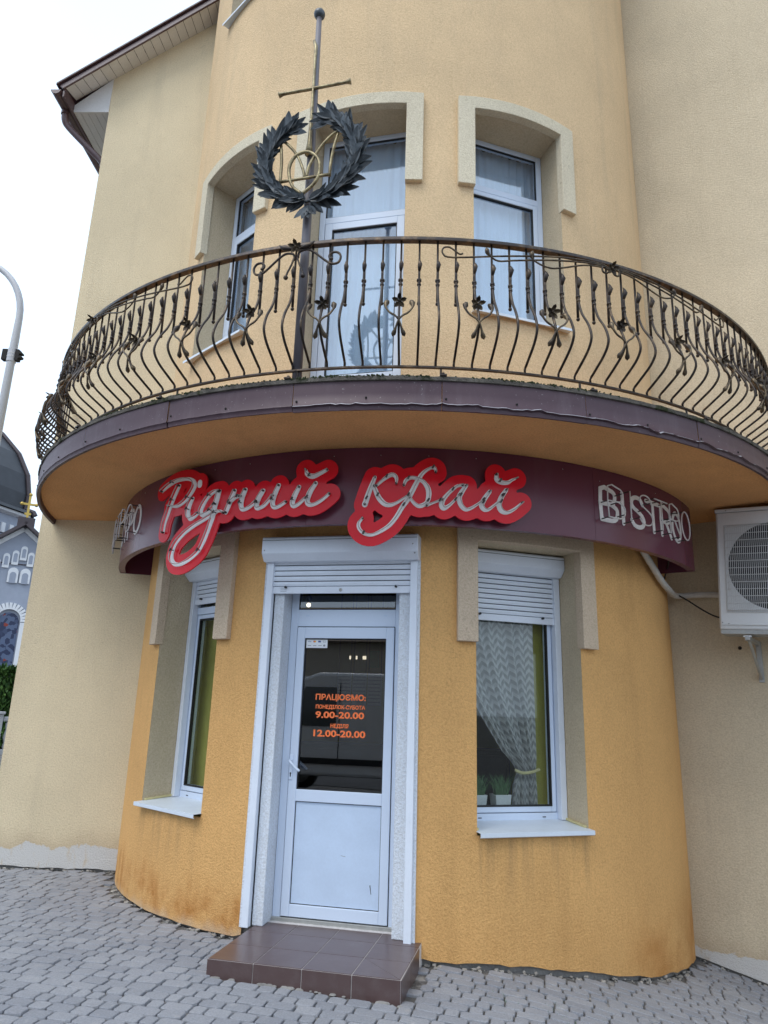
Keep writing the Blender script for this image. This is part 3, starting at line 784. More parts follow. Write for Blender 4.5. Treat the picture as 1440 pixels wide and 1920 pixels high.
def upper_window(phi, z0, z1, door=False, z_tr=4.80, arch=.022):
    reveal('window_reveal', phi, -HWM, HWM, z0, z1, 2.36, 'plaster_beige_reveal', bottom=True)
    rad = 2.41; h = HWM-.004; f = .055
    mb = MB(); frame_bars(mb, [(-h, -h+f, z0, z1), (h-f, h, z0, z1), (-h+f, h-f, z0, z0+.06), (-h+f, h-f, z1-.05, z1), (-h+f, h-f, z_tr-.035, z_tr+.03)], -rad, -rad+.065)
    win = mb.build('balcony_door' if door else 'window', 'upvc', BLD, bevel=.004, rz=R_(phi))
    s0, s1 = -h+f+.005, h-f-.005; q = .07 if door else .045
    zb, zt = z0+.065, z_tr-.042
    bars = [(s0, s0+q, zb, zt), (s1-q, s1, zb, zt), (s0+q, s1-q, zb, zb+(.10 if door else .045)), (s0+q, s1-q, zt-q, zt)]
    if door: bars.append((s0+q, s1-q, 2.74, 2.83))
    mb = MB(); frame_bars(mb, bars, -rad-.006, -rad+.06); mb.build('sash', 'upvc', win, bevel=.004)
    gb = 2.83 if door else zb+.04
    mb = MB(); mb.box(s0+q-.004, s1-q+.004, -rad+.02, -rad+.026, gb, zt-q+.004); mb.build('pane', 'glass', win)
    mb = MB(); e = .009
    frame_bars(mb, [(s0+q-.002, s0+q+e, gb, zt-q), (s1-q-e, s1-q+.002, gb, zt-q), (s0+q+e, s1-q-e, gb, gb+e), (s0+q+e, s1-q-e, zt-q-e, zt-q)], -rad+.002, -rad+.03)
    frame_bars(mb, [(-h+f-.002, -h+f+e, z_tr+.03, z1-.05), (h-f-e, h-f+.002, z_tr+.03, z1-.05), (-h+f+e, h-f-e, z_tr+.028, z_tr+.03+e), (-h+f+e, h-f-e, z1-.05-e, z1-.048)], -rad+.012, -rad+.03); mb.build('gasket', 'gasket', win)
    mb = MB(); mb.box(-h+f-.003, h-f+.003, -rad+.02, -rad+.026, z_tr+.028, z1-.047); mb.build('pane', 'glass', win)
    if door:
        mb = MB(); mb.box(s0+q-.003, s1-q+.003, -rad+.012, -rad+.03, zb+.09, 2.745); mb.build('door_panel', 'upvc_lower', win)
    else:
        mb = MB(); mb.prism([(-2.40, z0+.012), (-(RT+.045), z0-.012), (-(RT+.045), z0-.035), (-(RT+.041), z0-.035), (-(RT+.041), z0-.016), (-2.40, z0+.008)], -HWM-.025, HWM+.025, 'x'); mb.build('sill', 'sill_metal', win)
    return win
for ph_, dr in ((WIN[0], False), (C0, True), (WIN[1], False)):
    upper_window(ph_, 2.07 if dr else 3.25, 5.35, dr, 4.45 if dr else 4.80)
    surround(ph_, 4.49, 5.305, 5.435, .035)
for ph_ in (WIN[0], C0, WIN[1]): upper_window(ph_, 7.5, 9.4, False, 8.9)

# ---- entrance door
def build_entrance():
    rz = R_(C0); Y = lambda rad: -rad
    mb = MB()                                   # white plastered jambs
    for a, bq in ((-.520, -.440), (.468, .558)): mb.box(a, bq, Y(2.672), Y(2.42), -1.452, 1.09)
    mb.box(-.440, .468, Y(2.672), Y(2.42), .99, 1.09)
    jam = mb.build('door_jamb', 'plaster_white', BLD, bevel=.006, rz=rz)
    mb = MB(); mb.box(-.60, -.578, Y(2.70), Y(2.5), -1.46, 1.1); mb.box(.607, .63, Y(2.70), Y(2.5), -1.46, 1.1); mb.build('jamb_filler', 'plaster_white', BLD, rz=rz)
    ro = 2.50
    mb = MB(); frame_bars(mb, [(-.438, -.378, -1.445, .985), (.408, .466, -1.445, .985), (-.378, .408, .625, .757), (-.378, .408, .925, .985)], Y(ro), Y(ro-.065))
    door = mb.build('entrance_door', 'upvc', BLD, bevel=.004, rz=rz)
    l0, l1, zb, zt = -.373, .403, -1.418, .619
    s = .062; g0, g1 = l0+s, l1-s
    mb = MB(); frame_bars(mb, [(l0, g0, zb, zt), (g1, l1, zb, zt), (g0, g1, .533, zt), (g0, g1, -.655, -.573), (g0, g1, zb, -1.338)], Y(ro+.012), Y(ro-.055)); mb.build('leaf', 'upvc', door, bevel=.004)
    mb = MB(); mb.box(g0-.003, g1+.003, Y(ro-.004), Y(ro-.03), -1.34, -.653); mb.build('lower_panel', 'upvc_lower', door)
    mb = MB(); e = .005
    frame_bars(mb, [(g0-.001, g0+e, -1.338, -.655), (g1-e, g1+.001, -1.338, -.655), (g0+e, g1-e, -1.339, -1.338+e), (g0+e, g1-e, -.655-e, -.654)], Y(ro-.0015), Y(ro-.02))
    frame_bars(mb, [(g0-.001, g0+.008, -.573, .533), (g1-.008, g1+.001, -.573, .533), (g0+.008, g1-.008, -.574, -.565), (g0+.008, g1-.008, .525, .534)], Y(ro-.004), Y(ro-.03))
    frame_bars(mb, [(l0-.004, l0, zb, zt), (l1, l1+.004, zb, zt), (l0, l1, zt, zt+.005)], Y(ro-.002), Y(ro-.03))
    frame_bars(mb, [(-.379, -.370, .757, .925), (.400, .409, .757, .925), (-.370, .400, .756, .764)], Y(ro-.01), Y(ro-.03)); mb.build('gasket', 'gasket', door)
    mb = MB(); mb.box(g0-.004, g1+.004, Y(ro-.012), Y(ro-.018), -.575, .535); mb.build('pane', 'glass_dark', door)
    mb = MB(); mb.box(-.379, .409, Y(ro-.012), Y(ro-.018), .755, .926); mb.build('pane', 'glass_dark', door)
    mb = MB(); mb.box(-.438, .466, Y(ro+.02), Y(ro-.06), -1.452, -1.425); mb.build('threshold', 'galvanised', door, bevel=.003)
    mb = MB(); mb.box(-.50, .52, Y(ro+.06), Y(ro-.06), -1.475, -1.450); mb.build('threshold_mortar', 'grout', door)
    # hinge-side drain caps and transom caps
    mb = MB()
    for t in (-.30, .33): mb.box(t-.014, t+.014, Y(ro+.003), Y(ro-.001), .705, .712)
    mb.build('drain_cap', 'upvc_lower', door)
    # lever handle and lock plate
    hx, hz = -.357, -.375; yy = Y(ro+.012)
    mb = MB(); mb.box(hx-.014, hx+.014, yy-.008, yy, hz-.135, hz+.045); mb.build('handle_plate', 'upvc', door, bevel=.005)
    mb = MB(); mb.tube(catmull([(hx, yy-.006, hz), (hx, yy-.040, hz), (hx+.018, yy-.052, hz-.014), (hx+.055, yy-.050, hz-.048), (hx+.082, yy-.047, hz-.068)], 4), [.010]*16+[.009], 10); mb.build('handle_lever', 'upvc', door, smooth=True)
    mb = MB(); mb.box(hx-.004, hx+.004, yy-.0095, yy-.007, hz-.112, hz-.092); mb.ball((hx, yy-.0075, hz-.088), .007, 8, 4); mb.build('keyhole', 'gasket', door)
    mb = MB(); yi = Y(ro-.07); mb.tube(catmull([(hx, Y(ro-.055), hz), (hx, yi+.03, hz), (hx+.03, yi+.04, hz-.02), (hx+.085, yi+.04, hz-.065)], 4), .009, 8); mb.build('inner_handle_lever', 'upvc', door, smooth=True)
    # scuffs on the panel
    mb = MB(); yy2 = Y(ro-.0035)
    mb.add([(.268, yy2, -1.18), (.274, yy2, -1.175), (.282, yy2, -1.235), (.279, yy2, -1.237)], [(0, 3, 2, 1)]); mb.build('scuff', 'gasket', door)
    mb = MB(); mb.add([(.05, yy2, -1.0), (.085, yy2, -1.005), (.085, yy2, -1.008), (.05, yy2, -1.003)], [(0, 3, 2, 1)]); mb.build('scuff', 'print_grey', door)
    # roller shutter over the door
    rad = 2.672; t0, t1 = -.578, .610
    shutter(door, C0, t0, t1, .852, 1.092, rad, -1.456, .0415, .15, .185, .018)
    mb = MB(); m = Matrix.Translation((.02, -(rad+.038), .878)) @ Matrix.Rotation(pi/2, 4, 'X'); mb.lathe([(.0005, .004), (.008, .006), (.013, .003), (.013, 0)], seg=14); mb.tf(m); mb.build('shutter_lock', 'galvanised', door)
    mb = MB()
    for k_ in range(3): mb.box(t0+.115, t0+.165, -(rad+.0378), -(rad+.036), .868+k_*.012, .8705+k_*.012)
    mb.build('shutter_label', 'print_grey', door)
    mb = MB()
    for tt, z_ in ((t1-.02, 1.20), (t1-.004, 1.13), (t0+.004, 1.17)): mb.ball((tt, -(rad+.15), z_), .006, 8, 4)
    mb.build('screw', 'steel', door)
    # opening hours on the glass
    def text(body, tc_, zc_, width, height, mat, name, bold=.012):
        cu = bpy.data.curves.new(name, 'FONT'); cu.body = body; cu.size = 1.; cu.offset = bold; cu.align_x = 'CENTER'; cu.resolution_u = 3
        tmp = bpy.data.objects.new(name, cu); COL.objects.link(tmp)
        me = bpy.data.meshes.new_from_object(tmp.evaluated_get(bpy.context.evaluated_depsgraph_get()))
        bpy.data.objects.remove(tmp)
        vs = [v.co for v in me.vertices]; x0, x1 = min(v.x for v in vs), max(v.x for v in vs); y0_, y1_ = min(v.y for v in vs), max(v.y for v in vs)
        for v in me.vertices:
            v.co = Vector((tc_+(v.co.x-(x0+x1)/2)*width/(x1-x0), -(ro-.0105), zc_+(v.co.y-(y0_+y1_)/2)*height/(y1_-y0_)))
        me.materials.append(MATS[mat]); return link(name, me, door)
    text('ПРАЦЮЄМО:', -.005, .089, .395, .054, 'print_orange', 'lettering', .03)
    text('ПОНЕДІЛОК-СУБОТА', -.004, .018, .388, .036, 'print_orange', 'lettering', .034)
    text('9.00-20.00', -.006, -.038, .382, .050, 'print_orange', 'lettering', .034)
    text('НЕДІЛЯ', -.004, -.119, .140, .036, 'print_orange', 'lettering', .034)
    text('12.00-20.00', -.003, -.172, .405, .050, 'print_orange', 'lettering', .034)
    mb = MB(); yst = Y(ro-.0112); mb.box(-.302, -.130, yst-.0004, yst, .460, .527)
    st = mb.build('payment_sticker', 'print_white', door)
    yk = yst-.0012
    text('VISA', -.276, .509, .030, .010, 'print_blue', 'lettering')
    mb = MB()
    for dx, mt in ((0, 'print_red'), (.008, 'print_yellow')):
        mb = MB(); mb.add([(-.238+dx+.0075*cos(t), yk-(.0002 if dx else 0), .509+.0075*sin(t)) for t in np.linspace(0, 2*pi, 14, False)], [tuple(range(14))]); mb.build('sticker_mark', mt, door)
    mb = MB(); mb.box(-.206, -.184, yk, yk+.0003, .503, .515); mb.build('sticker_mark', 'print_blue', door)
    mb = MB(); mb.box(-.166, -.143, yk, yk+.0003, .503, .505); mb.box(-.166, -.143, yk, yk+.0003, .513, .515); mb.box(-.166, -.164, yk, yk+.0003, .505, .513); mb.box(-.145, -.143, yk, yk+.0003, .505, .513); mb.build('sticker_mark', 'print_grey', door)
    mb = MB()
    for a in (-.290, -.247, -.204): mb.box(a, a+.028, yk, yk+.0003, .476, .480)
    mb.box(-.163, -.147, yk, yk+.0003, .472, .486); mb.build('sticker_mark', 'print_grey', door)
build_entrance()

# ================================================================== ENTRANCE STEP
def build_step():
    root = thing('entrance_step', 'low brown tiled step below the white entrance door', 'step', (0, 0, 0), R_(C0))
    t0, t1, nf, zt = -.505, .672, 3.375, -1.452
    mb = MB(); mb.box(t0+.001, t1-.001, -(nf-.001), -2.46, -2.0, zt-.0035); mb.build('core', 'grout', root)
    xs = [t0, -.215, .085, .385, t1]; ns = [nf, 3.075, 2.775]
    j = .0025
    def tile(pts, dz=0.):
        m = MB(); n = len(pts); m.v = [(a, -bq, zt+dz) for a, bq in pts] + [(a, -bq, zt-.0036) for a, bq in pts]
        m.f = [tuple(range(n))[::-1], tuple(range(n, 2*n))] + [(i, (i+1) % n, n+(i+1) % n, n+i) for i in range(n)]
        m.build('tile', 'step_tile', root, bevel=.001)
    for a, bq in zip(xs[:-1], xs[1:]):
        for c, d in zip(ns[:-1], ns[1:]):
            last = bq == t1 and c == nf
            if last:   # the corner piece is mitred
                tile([(a+j, d+j), (bq-2*j, c-j-.0), (bq-j, d+j)][::1]); tile([(a+j, d+2*j), (a+j, c-j), (bq-3*j, c-j)])
            else: tile([(a+j, d+j), (a+j, c-j), (bq-j, c-j), (bq-j, d+j)])
    for a, bq in zip(xs[:-1], xs[1:]):          # back row into the doorway
        q0, q1 = a, bq
        tile([(q0+j, 2.47), (q0+j, 2.775-j), (q1-j, 2.775-j), (q1-j, 2.47)])
        m = MB(); m.box(a+j, bq-j, -nf-.0035, -(nf-.002), -1.72, zt-.004); m.build('riser_tile', 'step_tile', root)
    for c, d in zip(ns[:-1], ns[1:]):
        for x0, x1 in ((t0-.0035, t0+.002), (t1-.002, t1+.0035)):
            m = MB(); m.box(x0, x1, -c+j, -d-j, -1.74, zt-.006); m.build('riser_tile', 'step_tile', root)
    mb = MB(); rs = random.Random(2)
    for i in range(30):                           # mortar squeezed out along the foot
        t = rs.uniform(t0-.03, t1+.01); x, y, _ = (Matrix.Rotation(R_(C0), 3, 'Z') @ Vector((t, -nf-.012, 0))); mb.ball((t, -nf-.004-rs.uniform(0, .02), g(x)-.006), rs.uniform(.008, .030), 7, 4, .28)
    tag(mb.build('mortar_bead', 'concrete', root), kind='stuff')
build_step()

# ================================================================== BALCONY (part of the building)
def build_balcony():
    mb = MB(); n = 120
    phs = [-100+200*k/n for k in range(n+1)]
    prof = [(RT-.02, Z_SOF), (3.30, Z_SOF), (R_FAS-.012, Z_SOF), (R_FAS-.012, Z_TOP-.004), (RT-.02, Z_TOP+.01)]
    for ph in phs: mb.v += [P(ph, r, z) for r, z in prof]
    m = len(prof)
    for i in range(n):
        for k in range(m-1): mb.f.append((i*m+k, i*m+k+1, (i+1)*m+k+1, (i+1)*m+k))
    slab = mb.build('balcony_slab', 'plaster_soffit', BLD, auto=40)
    # weathered slab edge with a mossy lip above the sheet metal
    mb = MB(); m = 5
    phs = [-98+.6*k for k in range(int(196/.6)+1)]
    for ph in phs:
        w = .006*vnoise(ph*.7, 4.)+.004*vnoise(ph*2.9, 1.)
        mb.v += [P(ph, R_FAS-.02, Z_TOP-.01), P(ph, R_FAS+.012+w, Z_TOP-.005), P(ph, R_FAS+.014+w, Z_TOP+.020+w), P(ph, R_FAS-.005+w, Z_TOP+.032+w*1.4), P(ph, 3.55, Z_TOP+.03)]
    for i in range(len(phs)-1):
        for k in range(m-1): mb.f.append((i*m+k, (i+1)*m+k, (i+1)*m+k+1, i*m+k+1)[::-1])
    mb.build('slab_edge', 'slab_edge', slab, auto=50)
    # bent sheet-metal panels with a crumpled lower fold
    step = 14.2; a0 = 3.0-step*7
    for k in range(14):
        p0, p1 = a0+k*step+.035, a0+(k+1)*step-.035
        mb = MB(); nn = 30; dz = random.uniform(-.004, .004); dr = random.uniform(-.003, .003)
        q = [p0+(p1-p0)*i/nn for i in range(nn+1)]
        crum = .25 if p1 < -8 else 1.
        for ph in q:
            c1 = vnoise(ph*.45, 9.)*.016*crum; c2 = vnoise(ph*1.5, 5.)*.010*crum
            zz = 1.866+dz+c1+c2
            mb.v += [P(ph, R_FAS+dr, Z_TOP-.006), P(ph, R_FAS+dr+.001, 1.95+dz), P(ph, R_FAS+dr+.002, zz+.010), P(ph, R_FAS+dr+.014*crum+.002, zz), P(ph, R_FAS+dr-.002+.004*vnoise(ph*2.3, 7.), zz-.007), P(ph, R_FAS+dr-.004, 1.832+dz+.4*c2), P(ph, R_FAS-.03, 1.838+dz), P(ph, R_FAS-.035, 1.89)]
        for i in range(nn):
            for j in range(7): mb.f.append((i*8+j+1, (i+1)*8+j+1, (i+1)*8+j, i*8+j))
        pn = mb.build('fascia_panel', 'fascia_metal', slab, auto=60)
        pn.data.materials.append(MATS['fascia_edge_glint'])
        if crum == 1.:
            for i, pl in enumerate(pn.data.polygons):
                if i % 7 == 2: pl.material_index = 1  # fold strip coloured lighter: painted highlight of the bent edge
        mb = MB()
        for ph in (p0+.35, (p0+p1)/2): mb.ball(P(ph, R_FAS+dr+.002, 1.905+random.uniform(-.01, .01)), .008, 8, 4)
        mb.build('screw', 'gap_dark', slab)
    # moss tufts on the lip
    mb = MB(); rs = random.Random(11)
    for i in range(900):
        c = rs.choice((-24, -19, -10, -7, -3, 9, 13, 17, -33)); ph = c+rs.gauss(0, 2.2); r = R_FAS+rs.uniform(-.005, .014); s_ = rs.uniform(.003, .010)
        mb.ball(P(ph, r, Z_TOP+.022+rs.uniform(-.006, .008)), s_, 5, 3, .8)
    tag(mb.build('moss', 'moss', slab), kind='stuff')
build_balcony()

# ================================================================== BALCONY RAILING
def build_railing():
    root = thing('balcony_railing', 'dark wrought iron balcony railing with bellied balusters and flowers', 'railing')
    RT_, RB_, ZT, ZB = 3.82, 3.735, 3.118, 2.200
    lo, hi = -79., 63.
    def arc(r, z, w, h, name):
        mb = MB(); n = 140; c = .3
        sec = [(-w, -h), (w, -h), (w, h*.4), (w*.55, h), (-w*.55, h), (-w, h*.4)]; m = len(sec)
        for i in range(n+1):
            ph = lo+(hi-lo)*i/n; mb.v += [P(ph, r+a, z+bq) for a, bq in sec]
        for i in range(n):
            for k in range(m): mb.f.append((i*m+k, (i+1)*m+k, (i+1)*m+(k+1) % m, i*m+(k+1) % m))
        mb.f += [tuple(range(m)), tuple(n*m+k for k in range(m))[::-1]]
        return mb.build(name, 'wrought_iron', root, auto=50)
    arc(RT_, ZT, .024, .016, 'top_rail'); arc(RB_, ZB, .011, .008, 'bottom_rail')
    Q = lambda t, r, z: (t, -r, z)
    # one plain baluster
    mb = MB()
    mb.tube([Q(0, RT_-.004, ZT-.01), Q(0, RT_-.004, 2.80), Q(0, RT_-.006, 2.64)], [.0075, .0085, .0095], 6); mb.ball(Q(0, RT_-.006, 2.625), .0135, 7, 5)
    mb.tube(catmull([Q(0, 3.834, 2.86), Q(0, 3.832, 2.79), Q(0, 3.836, 2.73), Q(0, 3.868, 2.635), Q(0, 3.93, 2.53), Q(0, 3.962, 2.44), Q(0, 3.955, 2.385), Q(0, 3.905, 2.33), Q(0, 3.81, 2.275), Q(0, 3.75, 2.243)], 3), .0088, 6)
    mb.tube([Q(0, 3.752, 2.246), Q(0, RB_, 2.230), Q(0, RB_, 2.200)], .0085, 6)
    mb.tube([Q(0, 3.834, 2.855), Q(.001, 3.842, 2.880), Q(.004, 3.850, 2.902), Q(.002, 3.846, 2.925), Q(-.003, 3.838, 2.948)], [.008, .014, .017, .010, .002], 6)
    mb.tube([Q(0, 3.826, 2.800), Q(0, 3.826, 2.785)], [.0165, .0165], 8); mb.tube([Q(0, 3.829, 2.765), Q(0, 3.829, 2.752)], [.014, .014], 8)
    plain = mb.mesh('baluster', 'wrought_iron', True)
    # flower: five cupped petals and two crossing leaf scrolls
    fl = MB(); c = Vector(Q(0, 3.925, 2.575))
    for k in range(5):
        a = 2*pi*k/5+.3; fn = Vector((0, -.86, -.5)); e1 = Vector((1, 0, 0)); e2 = fn.cross(e1); d = (e1*cos(a)+e2*sin(a)+fn*.25).normalized(); s_ = d.cross(fn).normalized(); nn_ = fn
        L, w = .050, .015
        v = [c, c+d*L*.45+s_*w+nn_*.004, c+d*L*.8+s_*w*.8+nn_*.012, c+d*L*1.05+nn_*.020, c+d*L*.8-s_*w*.8+nn_*.012, c+d*L*.45-s_*w+nn_*.004, c+d*L*.5-nn_*.006]
        v += [p+nn_*.003 for p in v]
        top = [(0, 1, 6), (1, 2, 6), (2, 3, 6), (3, 4, 6), (4, 5, 6), (5, 0, 6)]
        fl.add(v, top+[tuple(i+7 for i in f)[::-1] for f in top]+[(i, i+7, (i+1) % 6+7, (i+1) % 6) for i in range(6)])
    fl.ball(c+Vector((0, -.010, -.004)), .010, 7, 5)
    flower = fl.mesh('flower', 'bronze_dark', False)
    def belly(z):   # radius of the belly at a height
        zs = [2.2, 2.245, 2.305, 2.37, 2.44, 2.53, 2.635, 2.73]; rs = [3.735, 3.80, 3.905, 3.955, 3.962, 3.93, 3.868, 3.836]
        return float(np.interp(z, zs, rs))
    leaves = {}
    for sgn in (-1, 1):
        m = MB(); pts = [(-.040, 2.315), (-.022, 2.35), (-.004, 2.40), (.022, 2.435), (.060, 2.465), (.086, 2.505), (.084, 2.545), (.068, 2.575)]
        pp = catmull([Q(sgn*t, belly(z)+.014+.010*(k >= 5), z) for k, (t, z) in enumerate(pts)], 3)
        n = len(pp); rad = [.0025+.010*math.exp(-((k/(n-1)-.07)/.07)**2)+.0045+.013*math.exp(-((k/(n-1)-.86)/.09)**2) for k in range(n)]; rad[0] = rad[-1] = .002
        m.tube(pp, rad, 6); leaves[sgn] = m.mesh('leaf_scroll', 'bronze_dark', True)
    k0 = int((lo-6.27)/1.86)+1; k1 = int((hi-6.27)/1.86)
    for k in range(k0, k1):
        ph = 6.27+1.86*k
        o = link('baluster', plain, root, rz=R_(ph))
        if k % 4 == 0:
            jit = random.uniform(-.04, .04)
            f_ = link('flower', flower, o)
            for sgn in (-1, 1): link('leaf_scroll', leaves[sgn], o)
    # short feet down to the slab
    for k in range(-5, 5):
        ph = 3.1+14.9*k
        if not lo < ph < hi: continue
        mb = MB(); mb.tube([Q(0, RB_, ZB), Q(0, RB_+.002, 2.06)], .008, 6); mb.box(-.022, .022, -3.905, -3.70, 2.060, 2.070); mb.ball(Q(.0, 3.885, 2.078), .012, 6, 4); mb.build('foot', 'wrought_iron', root, rz=R_(ph))
    # bouquet with two spirals by the mast
    B = lambda ph0: (lambda t, z, d=.0: P(ph0+math.degrees(t/3.84), 3.845+d, z))
    b_ = B(-12.1); cz = ZT-.045
    for sgn in (-1, 1):
        k = .00064
        raw = [(-20, 130), (-28, 70), (-60, 45), (-130, 40), (-210, 90), (-320, 190), (-400, 245), (-475, 235), (-498, 165), (-465, 112), (-405, 108), (-372, 145), (-385, 182), (-415, 180)]
        mb = MB(); pp = catmull([b_(sgn*-x*k*-1 if sgn > 0 else x*k, cz-y*k) for x, y in raw] if sgn < 0 else [b_(-x*k, cz-y*k+.015) for x, y in raw], 3); mb.tube(pp, [.0085]*(len(pp)-4)+[.010, .012, .011, .006], 6); mb.build('spiral_scroll', 'wrought_iron', root, smooth=True)
        mb = MB(); pp = catmull([b_(sgn*.01, cz-.07, .01), b_(sgn*.03, cz-.13, .01), b_(sgn*.055, cz-.19, .012), b_(sgn*.062, cz-.225, .014)], 3); mb.tube(pp, .007, 6); mb.ball(pp[-1], .017, 8, 6); mb.build('drooping_stem', 'wrought_iron', root, smooth=True)
        mb = MB(); pp = catmull([b_(0, cz), b_(sgn*.05, cz+.005, .008), b_(sgn*.10, cz+.02, .01), b_(sgn*.13, cz+.045, .012)], 3); mb.tube(pp, [.006, .007, .009, .013, .017, .019, .016, .012, .007, .003][:len(pp)], 6); mb.build('leaf', 'wrought_iron', root, smooth=True)
    o = link('flower', flower, root, rz=R_(-12.1)); o.location = (0, 0, cz-2.575+.01); o.location += Vector(P(-12.1, -.06, 0))
    # whiplash tendrils on both sides
    T1 = [(0, -.05), (.06, -.025), (.3, -.04), (.6, -.085), (.9, -.125), (.955, -.105), (.955, -.068), (.92, -.060), (.87, -.10), (.85, -.095)]
    T2 = [(0, -.05), (.1, -.035), (.35, -.07), (.57, -.11), (.66, -.125), (.71, -.09), (.725, -.045)]
    T3 = [(0, -.055), (.05, -.045), (.16, -.06), (.3, -.11), (.37, -.125), (.44, -.105), (.475, -.07), (.465, -.03)]
    for pc in (C0+32.2, C0-32.2):
        b2 = B(pc)
        for sgn in (-1, 1):
            for T in (T1, T2, T3):
                pp = catmull([b2(sgn*t*1.28, ZT+z*1.2) for t, z in T], 4); n = len(pp); mb = MB()
                rad = [.0062]*n
                if T is not T1:
                    for i, e in enumerate((.010, .014, .017, .014, .003)): rad[n-5+i] = e
                mb.tube(pp, rad, 6); mb.build('tendril', 'bronze_dark', root, smooth=True)
            pp = catmull([b2(sgn*.005, ZT-.06, .012), b2(sgn*.03, ZT-.10, .012), b2(sgn*.065, ZT-.10, .012), b2(sgn*.070, ZT-.065, .012), b2(sgn*.045, ZT-.055, .012)], 3); mb = MB(); mb.tube(pp, .007, 6); mb.build('curl', 'bronze_dark', root, smooth=True)
        o = link('flower', flower, root, rz=R_(pc)); o.location = Vector((0, 0, ZT-.06-2.575)) + Vector(P(pc, -.06, 0)); 
build_railing()

